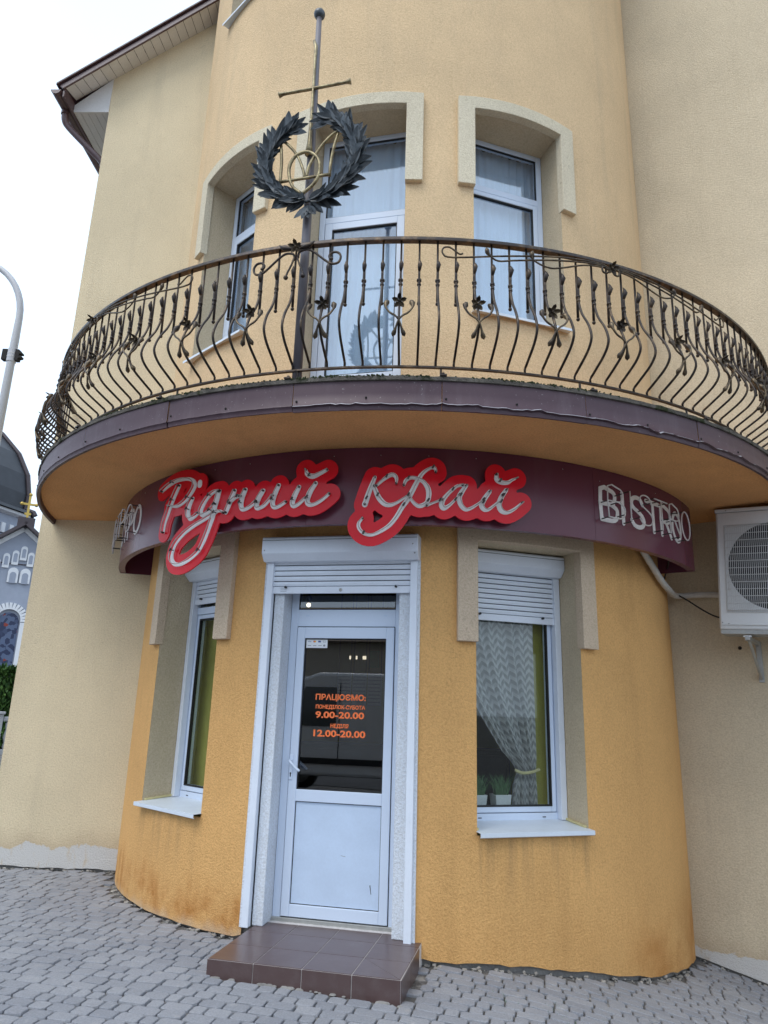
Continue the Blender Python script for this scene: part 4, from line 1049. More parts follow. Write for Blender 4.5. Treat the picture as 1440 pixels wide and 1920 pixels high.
# ================================================================== CROSS AND WREATH ON A MAST
def build_emblem():
    base = P(-12., 3.70, 2.06)
    root = thing('wreath_and_cross', 'dark iron mast with cross, leaf wreath and trident above the balcony railing', 'emblem', base, R_(-12.))
    z_ = lambda z: z-2.06
    mb = MB(); mb.tube([(0, 0, 0), (-.004, 0, z_(3.4)), (-.012, 0, z_(4.4)), (-.020, 0, z_(5.33))], [.034, .032, .027, .021], 14); mb.build('mast', 'post_iron', root, smooth=True)
    mb = MB(); mb.ball((-.020, 0, z_(5.365)), .046, 14, 10); mb.build('mast_ball', 'iron_leaf', root, smooth=True)
    mb = MB(); yb = -.036
    mb.tube(catmull([(-.295, yb, z_(4.58)), (-.235, yb, z_(4.585)), (0, yb, z_(4.585)), (.23, yb, z_(4.588)), (.285, yb, z_(4.59))], 4), [.022, .020, .018, .014]+[.013]*9+[.014, .018, .021, .023], 8); mb.build('cross_arm', 'bronze_patina', root, smooth=True)
    mb = MB(); mb.tube([(-.012, yb, z_(3.97)), (-.012, yb-.004, z_(4.06)), (-.013, yb, z_(4.3)), (-.016, yb, z_(4.85)), (-.018, yb+.004, z_(5.0)), (-.034, yb, z_(5.06))], [.034, .019, .012, .011, .016, .010], 8); mb.build('cross_stem', 'bronze_patina', root, smooth=True)
    TR = {'left_bar': [(-0.213, 3.723), (-0.214, 3.906), (-0.231, 4.088)], 'left_arch': [(-0.28, 4.091), (-0.251, 4.116), (-0.207, 4.1), (-0.138, 4.022), (-0.082, 3.931), (-0.04, 3.82), (-0.023, 3.746)],
          'right_bar': [(0.169, 3.725), (0.173, 3.846), (0.193, 3.993), (0.219, 4.096)], 'right_arch': [(0.247, 4.091), (0.253, 4.11), (0.228, 4.119), (0.174, 4.093), (0.108, 4.025), (0.057, 3.946), (0.007, 3.843), (-0.011, 3.744)],
          'bar': [(-0.213, 3.735), (0.168, 3.737)], 'lens': [(-0.033, 3.599), (-0.108, 3.674), (-0.143, 3.782), (-0.142, 3.878), (-0.097, 3.95), (-0.014, 3.967), (0.059, 3.914), (0.091, 3.829), (0.083, 3.728), (0.039, 3.657), (-0.033, 3.599)]}
    for k, (nm, pts) in enumerate(TR.items()):
        mb = MB(); dy = -.062-.006*(nm == 'lens')-.004*(nm == 'bar'); pp = catmull([(t, dy, z_(z)) for t, z in pts], 5); mb.tube(pp, .0115 if nm != 'lens' else .013, 6); mb.build('trident_bar', 'bronze_patina', root, smooth=True)
    # wreath leaves: folded blades overlapping along two branches
    def leaf(L, w, fold, curl):
        m = MB(); st = [0, .15, .35, .58, .80, .93, 1.0]; wd = [.25, .75, 1., .92, .55, .25, .02]
        for s_, q in zip(st, wd):
            yb_ = -curl*(s_**2); m.v += [(-w*q, yb_-fold*q, L*s_), (0, yb_+.002, L*s_), (w*q, yb_-fold*q, L*s_)]
        for i in range(len(st)-1):
            for c in (0, 1): a = i*3+c; m.f.append((a, a+1, a+4, a+3))
        nv = len(m.v); m.v += [(x, y+.0018, z) for x, y, z in m.v]; m.f += [tuple(i+nv for i in f)[::-1] for f in list(m.f)]
        rim = [i*3 for i in range(len(st))] + [len(st)*3-2] + [i*3+2 for i in range(len(st)-1, -1, -1)] + [1]
        for a, c in zip(rim, rim[1:]+rim[:1]): m.f.append((a, c, c+nv, a+nv))
        return m.mesh('leaf', 'iron_leaf', False)
    lv = [leaf(.150, .031, .014, .034), leaf(.138, .034, .020, -.012), leaf(.160, .029, .011, .055)]
    rs = random.Random(4); cx, cz, rr = .014, z_(3.890), .342
    def put(mesh, x, y, z, a, tilt, sc):
        o = link('leaf', mesh, root); o.matrix_local = Matrix.Translation((x, y, z)) @ Matrix.Rotation(-a, 4, 'Y') @ Matrix.Rotation(tilt, 4, 'X') @ Matrix.Scale(sc, 4)
    for sgn in (-1, 1):
        n = 22
        for i in range(n):
            u = i/(n-1); th = R_(4)+u*R_(142 if sgn < 0 else 150)      # from the foot of the ring up one side
            x, z = cx+sgn*rr*sin(th), cz-rr*cos(th)*(1.0 if sgn < 0 else 1.06)
            tx, tz = sgn*cos(th), sin(th); ang_ = math.atan2(-tx, tz)   # direction of growth, as rotation about Y
            for k, off in enumerate((1.05, -.80, .45, -.18)):
                a = ang_ - off*sgn*1.0*(-1) if False else ang_ + (-sgn)*off*.80
                put(lv[(i+k) % 3], x, -.052-.012*k-.004*(i % 2)-.008*rs.random(), z, a+rs.uniform(-.08, .08), rs.uniform(-.28, .12), (1.0, .80, .95, .85)[k]*rs.uniform(.92, 1.08))
        x, z = cx+sgn*rr*sin(th), cz-rr*cos(th)*(1.0 if sgn < 0 else 1.06)
        for off in (-.95, -.45, .0, .45, .95): put(lv[0], x, -.07-.01*abs(off), z, ang_+off, -.1, 1.12)
    for a in (-.55, -.12, .22, .62): put(lv[2], cx, -.055, cz-rr-.05, pi+a, rs.uniform(-.1, .1), .95)
    for sgn in (-1, 1):
        mb = MB(); mb.tube([(cx+sgn*rr*sin(t), -.045, cz-rr*cos(t)) for t in np.linspace(0, 2.7, 30)], .010, 6); mb.build('branch', 'iron_leaf', root, smooth=True)
build_emblem()

# ================================================================== SHOP SIGN
WORD_ONE = [
    [(-2.221,1.707,0.0073),(-2.132,1.742,0.0097),(-2.025,1.764,0.0096),(-1.9,1.76,0.0094),(-1.818,1.733,0.0102),(-1.786,1.688,0.0115),(-1.81,1.638,0.0116),(-1.859,1.587,0.0093),(-1.913,1.555,0.0079),(-1.985,1.54,0.0071),(-2.09,1.561,0.0057)],
    [(-1.981,1.715,0.0104),(-2.019,1.653,0.0124),(-2.062,1.57,0.0124),(-2.092,1.493,0.0105),(-2.122,1.417,0.0086),(-2.13,1.342,0.0062)],
    [(-1.795,1.578,0.0101),(-1.825,1.529,0.0138),(-1.835,1.474,0.0147),(-1.822,1.432,0.0128),(-1.794,1.411,0.011),(-1.747,1.423,0.0073),(-1.709,1.448,0.0054)],
    [(-1.736,1.702,0.0165),(-1.734,1.684,0.0165)],
    [(-1.504,1.604,0.0067),(-1.564,1.599,0.0072),(-1.626,1.559,0.009),(-1.67,1.5,0.0108),(-1.687,1.454,0.0117),(-1.665,1.426,0.0117),(-1.621,1.433,0.0098),(-1.574,1.462,0.0071),(-1.541,1.501,0.0062)],
    [(-1.514,1.597,0.0133),(-1.528,1.534,0.0142),(-1.542,1.471,0.0133),(-1.551,1.408,0.0124),(-1.566,1.355,0.0115),(-1.59,1.285,0.0097),(-1.624,1.205,0.0089),(-1.671,1.134,0.0071),(-1.762,1.079,0.0072),(-1.857,1.054,0.0091),(-1.937,1.066,0.0119),(-1.979,1.113,0.013),(-1.97,1.177,0.0102),(-1.933,1.237,0.0083),(-1.846,1.301,0.0082),(-1.742,1.349,0.0086),(-1.648,1.381,0.0081),(-1.542,1.424,0.0071),(-1.49,1.44,0.007),(-1.446,1.418,0.0057)],
    [(-1.357,1.587,0.0096),(-1.381,1.53,0.0114),(-1.401,1.477,0.0113),(-1.425,1.42,0.0105)],
    [(-1.397,1.489,0.0052),(-1.345,1.526,0.0061),(-1.297,1.538,0.0061)],
    [(-1.258,1.585,0.0104),(-1.285,1.52,0.0138),(-1.289,1.461,0.0138),(-1.271,1.43,0.0112),(-1.228,1.431,0.0077),(-1.183,1.456,0.006),(-1.153,1.482,0.0051)],
    [(-1.1,1.561,0.011),(-1.137,1.506,0.0145),(-1.15,1.453,0.0136),(-1.139,1.427,0.011),(-1.089,1.436,0.0072),(-1.047,1.474,0.0059),(-1.015,1.517,0.005)],
    [(-0.972,1.592,0.0109),(-1.002,1.524,0.0143),(-1.015,1.463,0.0134),(-0.999,1.425,0.0109),(-0.959,1.426,0.0075),(-0.901,1.459,0.005)],
    [(-0.806,1.568,0.0108),(-0.836,1.509,0.0141),(-0.853,1.452,0.0132),(-0.839,1.423,0.0107),(-0.797,1.437,0.007),(-0.75,1.479,0.0049)],
    [(-0.678,1.59,0.0107),(-0.72,1.523,0.014),(-0.736,1.458,0.0131),(-0.718,1.429,0.0114),(-0.673,1.431,0.0082),(-0.618,1.462,0.0069),(-0.568,1.504,0.0049)],
    [(-0.76,1.698,0.0062),(-0.749,1.664,0.0108),(-0.706,1.645,0.0132),(-0.65,1.663,0.0099),(-0.594,1.689,0.0058)],
]
WORD_TWO = [
    [(-0.239,1.623,0.0089),(-0.274,1.526,0.0121),(-0.305,1.419,0.0136)],
    [(-0.225,1.558,0.0052),(-0.18,1.603,0.0081),(-0.139,1.635,0.0105),(-0.108,1.644,0.0105),(-0.084,1.62,0.0089),(-0.083,1.575,0.0048)],
    [(-0.24,1.554,0.0089),(-0.227,1.514,0.0113),(-0.203,1.466,0.0128),(-0.167,1.427,0.012),(-0.129,1.415,0.0104),(-0.08,1.432,0.008),(-0.02,1.472,0.006),(0.006,1.493,0.0052)],
    [(0.199,1.668,0.0049),(0.191,1.696,0.0057),(0.16,1.699,0.0069),(0.11,1.664,0.0089),(0.073,1.607,0.0113),(0.032,1.521,0.012),(0.003,1.461,0.012),(-0.037,1.401,0.0112),(-0.077,1.329,0.0103),(-0.125,1.266,0.0099),(-0.191,1.219,0.0087),(-0.251,1.195,0.0079),(-0.305,1.207,0.0079),(-0.341,1.246,0.0087),(-0.342,1.285,0.008),(-0.317,1.316,0.0052)],
    [(-0.029,1.564,0.006),(-0.015,1.601,0.0089),(0.015,1.621,0.0089),(0.057,1.618,0.0081),(0.108,1.596,0.0097),(0.143,1.549,0.0121),(0.151,1.497,0.0128),(0.137,1.441,0.0104),(0.088,1.412,0.0104),(0.049,1.43,0.008),(0.014,1.473,0.0056)],
    [(0.137,1.417,0.0064),(0.194,1.443,0.0052),(0.247,1.465,0.0052)],
    [(0.393,1.581,0.0065),(0.35,1.57,0.0077),(0.296,1.519,0.0089),(0.258,1.47,0.0104),(0.243,1.429,0.0128),(0.259,1.402,0.0112),(0.301,1.428,0.0076),(0.343,1.474,0.006),(0.37,1.507,0.0052)],
    [(0.42,1.579,0.0097),(0.385,1.524,0.0121),(0.37,1.487,0.0129),(0.381,1.436,0.0121),(0.412,1.402,0.0096),(0.455,1.413,0.0076),(0.51,1.452,0.0057),(0.545,1.483,0.0049)],
    [(0.594,1.547,0.0098),(0.553,1.487,0.0122),(0.533,1.442,0.013),(0.549,1.411,0.0105),(0.58,1.41,0.0081),(0.62,1.441,0.0065),(0.665,1.484,0.0057),(0.69,1.531,0.0049)],
    [(0.719,1.57,0.0099),(0.681,1.51,0.0123),(0.664,1.452,0.0131),(0.68,1.41,0.0122),(0.724,1.401,0.009),(0.782,1.434,0.007),(0.837,1.484,0.005)],
    [(0.643,1.681,0.0058),(0.647,1.644,0.0107),(0.679,1.627,0.0124),(0.728,1.627,0.0099),(0.766,1.651,0.0066),(0.799,1.667,0.005)],
]

def build_sign():
    RS, z0, z1 = 3.07, 1.297, Z_SOF-.003
    root = thing('shop_sign', 'curved maroon sign band with red script lettering over the door', 'sign')
    for a, bq in ((-74.5, -50.0), (-50.0, -14.0), (-14.0, 27.9), (27.9, 58.)):
        phs = [a+.02+(bq-a-.04)*k/24 for k in range(25)]
        mb = MB(); shell(mb, phs, [z0, z0+.012, z1], lambda i, j: True, RS-.008, RS); mb.build('panel', 'sign_panel', root, auto=50)
    for a, bq in ((-74.5, -50.0), (-50.0, -14.0), (-14.0, 27.9), (27.9, 58.)):   # inner return fold of the sheet
        phs = [a+(bq-a)*k/20 for k in range(21)]
        mb = MB(); shell(mb, phs, [z0+.004, z0+.010], lambda i, j: True, RS-.06, RS-.008); mb.build('return_fold', 'sign_panel', root)
    # closed ends back to the wall
    for ph in (-74.5, 58.):
        mb = MB(); d = .15 if ph < 0 else -.15
        mb.v = [P(ph, 2.72, z0), P(ph, RS-.009, z0), P(ph, RS-.009, z1), P(ph, 2.72, z1)] + [P(ph+d, 2.72, z0), P(ph+d, RS-.009, z0), P(ph+d, RS-.009, z1), P(ph+d, 2.72, z1)]
        mb.f = [(0, 1, 2, 3), (7, 6, 5, 4), (0, 4, 5, 1), (1, 5, 6, 2), (3, 2, 6, 7)]; mb.build('end_plate', 'sign_panel', root)
    mb = MB(); rs = random.Random(8)
    for i in range(16): mb.ball(P(-50+i*6.6, RS+.0005, z1-rs.choice((.06, .10, .3))), .0035, 6, 4)
    mb.build('screw', 'galvanised', root)
    RP = 3.135
    mp = lambda s_, z, d: P(math.degrees(s_/3.15), RP+d, z)
    def word(strokes, groups):
        sm = [catmull([(a_, b_, w_*1.5) for a_, b_, w_ in s_], 5) for s_ in strokes]
        xs_ = [p[0] for s_ in sm for p in s_]; ys_ = [p[1] for s_ in sm for p in s_]
        xs, ys, F = field([[(p[0], p[1], 0.) for p in s_] for s_ in sm], min(xs_)-.1, max(xs_)+.1, min(ys_)-.1, max(ys_)+.1, .0125, .080)
        mb = MB(); march(mb, xs, ys, F, mp, .012); plate = mb.build('letter_plate', 'sign_red', root, auto=40)
        mb = MB()
        for s_ in sm:
            for i in range(3, len(s_)-2, 22): p = s_[i]; mb.tube([mp(p[0], p[1], 0), mp(p[0], p[1], RS-RP-.002)], .008, 6)
        tag(mb.build('standoff', 'tube_dark', plate), kind='stuff')
        for gi in groups:
            ss = [sm[i] for i in gi]; xa = [p[0] for s_ in ss for p in s_]; ya = [p[1] for s_ in ss for p in s_]
            xs, ys, F = field(ss, min(xa)-.03, max(xa)+.03, min(ya)-.03, max(ya)+.03, .0055)
            mb = MB(); march(mb, xs, ys, F, lambda a, c, d: mp(a, c, .0125+d), .003); mb.build('letter', 'letter_white', plate)
            mb = MB()
            for s_ in ss:
                if len(s_) < 8: continue
                off = .048; pts = [mp(p[0]+.004, p[1], off) for p in s_]
                pts = [mp(s_[0][0], s_[0][1], .016)] + pts + [mp(s_[-1][0], s_[-1][1], .016)]
                mb.tube(pts, .0042, 7)
            mb.build('neon_tube', 'neon_glass', plate, smooth=True)
            mb = MB()
            for s_ in ss:
                if len(s_) < 8: continue
                for i in range(8, len(s_)-1, 26): p = s_[i]; mb.tube([mp(p[0], p[1], .014), mp(p[0]+.004, p[1], .053)], .0042, 6); mb.tube([mp(p[0]-.004, p[1]-.012, .048), mp(p[0]+.010, p[1]+.012, .048)], .0075, 7)
                for e in (s_[0], s_[-1]): mb.tube([mp(e[0], e[1], .016), mp(e[0], e[1], .040)], .0085, 7)
            tag(mb.build('tube_clip', 'tube_dark', plate), kind='stuff')
        return plate
    word(WORD_ONE, [(0, 1), (2, 3), (4, 5), (6, 7, 8), (9, 10), (11, 12, 13)])
    word(WORD_TWO, [(0, 1, 2), (3, 4, 5), (6, 7), (8, 9, 10)])
    # block lettering at both ends
    O_ = [(.36+.34*sin(t), .5+.5*cos(t)) for t in np.linspace(0, 2*pi, 25)]
    Pt = [(0, 0), (0, 1), (.38, 1), (.56, .93), (.62, .76), (.56, .58), (.38, .50), (0, .50)]
    Bb = [(0, .53), (.40, .53), (.62, .42), (.66, .27), (.60, .08), (.42, 0), (0, 0)]
    GL = {'B': [[(0, 0), (0, 1), (.36, 1), (.55, .92), (.58, .76), (.50, .58), (.36, .53), (0, .53)], Bb[1:]], 'I': [[(0, 0), (0, 1)]],
          'S': [[(.60, .80), (.52, .94), (.34, 1), (.14, .95), (.05, .80), (.12, .64), (.34, .53), (.56, .40), (.64, .24), (.56, .07), (.36, 0), (.14, .04), (.02, .20)]],
          'T': [[(0, 1), (.74, 1)], [(.37, 1), (.37, 0)]], 'R': [Pt, [(.30, .50), (.64, 0)]], 'O': [O_],
          'Б': [[(.58, 1), (0, 1), (0, 0), (.42, 0), (.60, .08), (.66, .27), (.62, .42), (.40, .55), (0, .55)]], 'С': [[(.66, .80), (.56, .94), (.38, 1), (.16, .92), (.03, .70), (0, .5), (.03, .30), (.16, .08), (.38, 0), (.56, .06), (.66, .20)]], 'Р': [Pt]}
    GL['І'], GL['Т'], GL['О'] = GL['I'], GL['T'], GL['O']
    def block(chars, starts, hgt, zb, sc):
        for ch, ph in zip(chars, starts):
            s0 = R_(ph)*3.075; st = [[(s0+x*hgt*sc, zb+y*hgt, .0175) for x, y in q] for q in GL[ch]]
            sm = [s_ if len(s_) <= 3 else catmull(s_, 2) for s_ in st]
            xa = [p[0] for s_ in sm for p in s_]; ya = [p[1] for s_ in sm for p in s_]
            xs, ys, F = field(sm, min(xa)-.03, max(xa)+.03, min(ya)-.03, max(ya)+.03, .0065)
            m2 = lambda a, c, d: P(math.degrees(a/3.075), RS+.002+d, c)
            mb = MB(); march(mb, xs, ys, F, m2, .004); L = mb.build('letter', 'letter_white', root)
            mb = MB()
            for s_ in sm: mb.tube([m2(p[0], p[1], .080) for p in s_], .0058, 7)
            mb.build('neon_tube', 'tube_pale', L, smooth=True)
            mb = MB()
            for s_ in sm:
                for p in (s_[0], s_[len(s_)//2], s_[-1]): mb.tube([m2(p[0], p[1], .004), m2(p[0], p[1], .075)], .0048, 6)
            tag(mb.build('tube_clip', 'tube_dark', L), kind='stuff')
    block('BISTRO', (29.15, 33.6, 35.4, 39.3, 43.5, 47.3), .247, 1.476, 1.06)
    block('БІСТРО', (-72.0, -67.6, -65.9, -61.8, -57.6, -54.0), .247, 1.476, 1.06)
build_sign()

# ================================================================== AIR CONDITIONER, PIPE, CABLE
def build_ac():
    off = .52; W_, H_, D_ = 1.02, 1.085, .36
    ctr = Vector(rw(.565+W_/2, off-D_, 1.865-H_/2-.03))
    root = thing('air_conditioner', 'white outdoor air conditioner unit with round fan grille on the right wall', 'air conditioner', (ctr.x, ctr.y, ctr.z-H_/2), R_(RW_A))
    # local axes: x along the wall, -y out of the wall
    til = Matrix.Translation((0, 0, H_/2)) @ Matrix.Rotation(R_(3.2), 4, 'Y') @ Matrix.Translation((0, 0, -H_/2))
    def bd(mb, *a, **k): mb.tf(til); return mb.build(*a, **k)
    x0, x1 = -W_/2, W_/2; yf = -D_
    fx, fz, fr = -.035, H_*.51, .385
    mb = MB()
    mb.box(x0, x1, yf+.012, -.06, 0, H_-.03); body = bd(mb, 'casing', 'ac_white', root, bevel=.018)
    mb = MB(); mb.box(x0-.006, x1+.006, yf+.004, -.05, H_-.035, H_); bd(mb, 'lid', 'ac_white', root, bevel=.008)
    # front panel with a round opening
    xs = np.arange(x0+.02, x1-.02+.001, .02); zs = np.arange(.04, H_-.04+.001, .02); X, Z = np.meshgrid(xs, zs, indexing='ij'); F = fr-np.hypot(X-fx, Z-fz)
    mb = MB(); march(mb, xs, zs, F, lambda a, c, d: (a, yf+.011-d, c), .012); bd(mb, 'front_panel', 'ac_white', root)
    m = Matrix.Translation((fx, yf+.012, fz)) @ Matrix.Rotation(pi/2, 4, 'X')
    mb = MB(); mb.lathe([(fr+.001, .012), (fr-.02, -.02), (fr-.03, -.028), (.02, -.0285)], seg=48); mb.tf(m); 
    mb.v = [(x, min(y, yf+.0115) if False else y, z) for x, y, z in mb.v]
    mb = MB(); mb.lathe([(fr+.002, .004), (.001, .004)], seg=48); mb.tf(m); bd(mb, 'fan_shroud', 'ac_dark', root)
    for k in range(3):
        mb = MB(); a0 = 2*pi*k/3+.4
        for i in range(7):
            a = a0+i*.13; 
            for r in (.06, .2, .33): mb.v.append((fx+r*cos(a+.25*(r-.06)), yf+.004-.010*i/6*(r/.33), fz+r*sin(a+.25*(r-.06))))
        for i in range(6):
            for j in range(2): q = i*3+j; mb.f.append((q, q+1, q+4, q+3))
        bd(mb, 'fan_blade', 'counter', root)
    mb = MB(); mb.lathe([(.001, .02), (.055, .016), (.06, .004)], seg=20); mb.tf(m); bd(mb, 'fan_hub', 'counter', root)
    # wire guard
    mb = MB(); gx0, gx1, gz0, gz1 = x0+.085, x0+.085+2*(fx-(x0+.085)), .155, H_-.165; yg = yf-.022
    gx1 = min(gx1, x1-.06)
    n = int((gx1-gx0)/.0155)
    for i in range(n+1): xx = gx0+(gx1-gx0)*i/n; mb.tube([(xx, yf-.002, gz0), (xx, yg, gz0+.02), (xx, yg, gz1-.02), (xx, yf-.002, gz1)], .0022, 4)
    for i in range(13): zz = gz0+.01+(gz1-gz0-.02)*i/12; mb.tube([(gx0-.012, yf-.002, zz), (gx0+.012, yg+.004, zz), (gx1-.012, yg+.004, zz), (gx1+.012, yf-.002, zz)], .0028, 4)
    mb.tube([(gx0-.012, yf-.004, gz0-.006), (gx0-.012, yf-.004, gz1+.006), (gx1+.012, yf-.004, gz1+.006), (gx1+.012, yf-.004, gz0-.006), (gx0-.012, yf-.004, gz0-.006)], .005, 6)
    bd(mb, 'fan_guard', 'ac_grille', root)
    mb = MB(); mb.box(x0+.01, x1-.01, yf+.02, -.08, -.035, .0); bd(mb, 'base_tray', 'galvanised', root)
    mb = MB()
    for xx, zz in ((x0+.09, H_-.02), (x0+.5, H_-.02), (x0+.08, .05), (x0+.03, .06)): mb.ball((xx, yf-.001, zz), .006, 7, 4)
    bd(mb, 'screw', 'steel', root)
    for xx in (x0+.19, x1-.19):
        mb = MB(); mb.box(xx-.02, xx+.02, yf-.03, .155, -.075, -.038); mb.box(xx-.022, xx+.022, .14, .158, -.40, -.038)
        mb.build('bracket_arm', 'galvanised', root, bevel=.003)
        mb = MB(); mb.box(xx-.030, xx+.030, yf-.03, yf+.02, -.045, -.036); mb.build('bracket_pad', 'print_white', root)
        mb = MB(); mb.tube([(xx, yf+.04, -.07), (xx, .145, -.37)], .013, 6); mb.build('bracket_strut', 'galvanised', root)
    p = catmull([P(41.5, 2.84, 1.62), P(44.0, 2.84, 1.48), P(46.5, 2.83, 1.385), P(50.5, 2.82, 1.285), P(55.5, 2.81, 1.20), P(61, 2.81, 1.165), P(67, 2.83, 1.16), rw(.16, .075, 1.165), rw(.32, .06, 1.165), rw(.5, .06, 1.15), rw(.75, .07, 1.13)], 5)
    mb = MB(); mb.tube(p, [.028+.0015*sin(i*2.1) for i in range(len(p))], 12); tag(mb.build('refrigerant_pipe', 'pipe_wrap', smooth=True), 'white wrapped pipe running from the sign to the air conditioner', 'pipe')
    p = catmull([P(47, 2.96, 1.55), P(54, 2.90, 1.38), rw(.02, .16, 1.27), rw(.22, .14, 1.10), rw(.42, .12, .955), rw(.6, .10, .90)], 5)
    mb = MB(); mb.tube(p, .0075, 7); tag(mb.build('power_cable', 'rubber_black', smooth=True), 'thin black cable sagging under the sign towards the air conditioner', 'cable')
    mb = MB(); q = rw(.60, .002, .66); mb.ball(q, .017, 10, 6); mb.build('drill_hole', 'gap_dark', BLD)
build_ac()

# ================================================================== CURTAINS AND THINGS BEHIND THE GLASS
def curtain(name, label, phi, t0, t1, z0, z1, rad, folds, amp, mat, edge=None, rows=24, cols=110, chev=False):
    mb = MB(); uvs = []
    for j in range(rows+1):
        v = j/rows; z = z1+(z0-z1)*v; a, bq = edge(v) if edge else (t0, t1)
        for i in range(cols+1):
            u = i/cols; w = amp*(sin(u*folds*2*pi+.5*sin(v*3+u*5))*(.65+.5*sin(u*17.+2.))+.25*sin(u*folds*4.7*pi+1.+v*2))
            mb.v.append((a+(bq-a)*u, -rad+w, z)); uvs.append((u, v))
    n = cols+1
    for j in range(rows):
        for i in range(cols): mb.f.append((j*n+i, (j+1)*n+i, (j+1)*n+i+1, j*n+i+1))
    o = mb.build(name, mat, None, smooth=True, rz=R_(phi)); tag(o, label, 'curtain', 'curtains behind the windows')
    if chev:
        ul = o.data.uv_layers.new(name='UVMap')
        for lp in o.data.loops: ul.data[lp.index].uv = uvs[lp.vertex_index]
    return o
curtain('curtain', 'white curtain behind the left window of the upper floor', WIN[0], -.52, .52, 3.2, 5.36, 2.285, 11, .012, 'curtain_white')
curtain('curtain', 'white curtain behind the balcony door', C0, -.52, .52, 2.12, 5.36, 2.285, 10, .012, 'curtain_white')
curtain('curtain', 'white curtain behind the upper window right of the balcony door', WIN[1], -.52, .52, 3.2, 5.36, 2.285, 11, .012, 'curtain_white')
def lace_edge(v):
    # drawn to the right and tied low
    pts_v = [0, .25, .45, .62, .75, .80, .84, .90, 1.]; left = [-.50, -.47, -.34, -.17, -.02, .065, .11, .07, .06]; right = [.27, .27, .272, .275, .275, .272, .262, .27, .275]
    return float(np.interp(v, pts_v, left)), float(np.interp(v, pts_v, right))
o = curtain('curtain', 'pale lace curtain with zigzag bands, drawn aside and tied low', WIN[1], 0, 0, -.69, 1.0, 2.300, 8, .027, 'curtain_lace', lace_edge, 48, 160, True)
mb = MB(); mb.tube(catmull([(.06, -2.345, -.405), (.12, -2.352, -.425), (.20, -2.352, -.42), (.275, -2.345, -.40)], 4), .012, 8); mb.build('tie_band', 'foam_yellow', o, smooth=True)
def planter(t, n_blades, seed, label):
    rs = random.Random(seed); root = thing('planter', label, 'planter', Vector((0, 0, 0)), R_(WIN[1]), 'planters on the window board')
    root.location = Matrix.Rotation(R_(WIN[1]), 3, 'Z') @ Vector((t, -2.275, -.72)); root.scale = (1.5, 1.2, 1.35)
    mb = MB(); v = []
    for s_, z in ((.036, 0), (.046, .10), (.041, .10), (.038, .085)): v += [(-s_, -s_, z), (s_, -s_, z), (s_, s_, z), (-s_, s_, z)]
    f = []
    for k_ in range(3): f += [(k_*4+i, k_*4+(i+1) % 4, (k_+1)*4+(i+1) % 4, (k_+1)*4+i) for i in range(4)]
    mb.add(v, f+[(12, 13, 14, 15), (3, 2, 1, 0)]); mb.build('pot', 'terracotta_pot', root, bevel=.003)
    mb = MB()
    for i in range(n_blades):
        x, y = rs.uniform(-.03, .03), rs.uniform(-.03, .03); dx, dy, h = rs.gauss(0, .03), rs.gauss(0, .02), rs.uniform(.06, .13); w = .0022
        mb.add([(x-w, y, .085), (x+w, y, .085), (x+dx*.4+w*.8, y+dy*.4, .085+h*.6), (x+dx*.4-w*.8, y+dy*.4, .085+h*.6), (x+dx, y+dy, .085+h)], [(0, 1, 2, 3), (3, 2, 4)])
    tag(mb.build('grass_tuft', 'grass_blade', root), kind='stuff')
planter(-.235, 150, 1, 'small white planter of green grass nearer the door')
planter(-.03, 150, 2, 'small white planter of green grass beside the tied lace curtain')
for w in WIN:
    mb = MB(); mb.box(-.50, .50, -2.335, -2.18, -.745, -.72); mb.build('window_board', 'upvc_lower', BLD, rz=R_(w), bevel=.004)
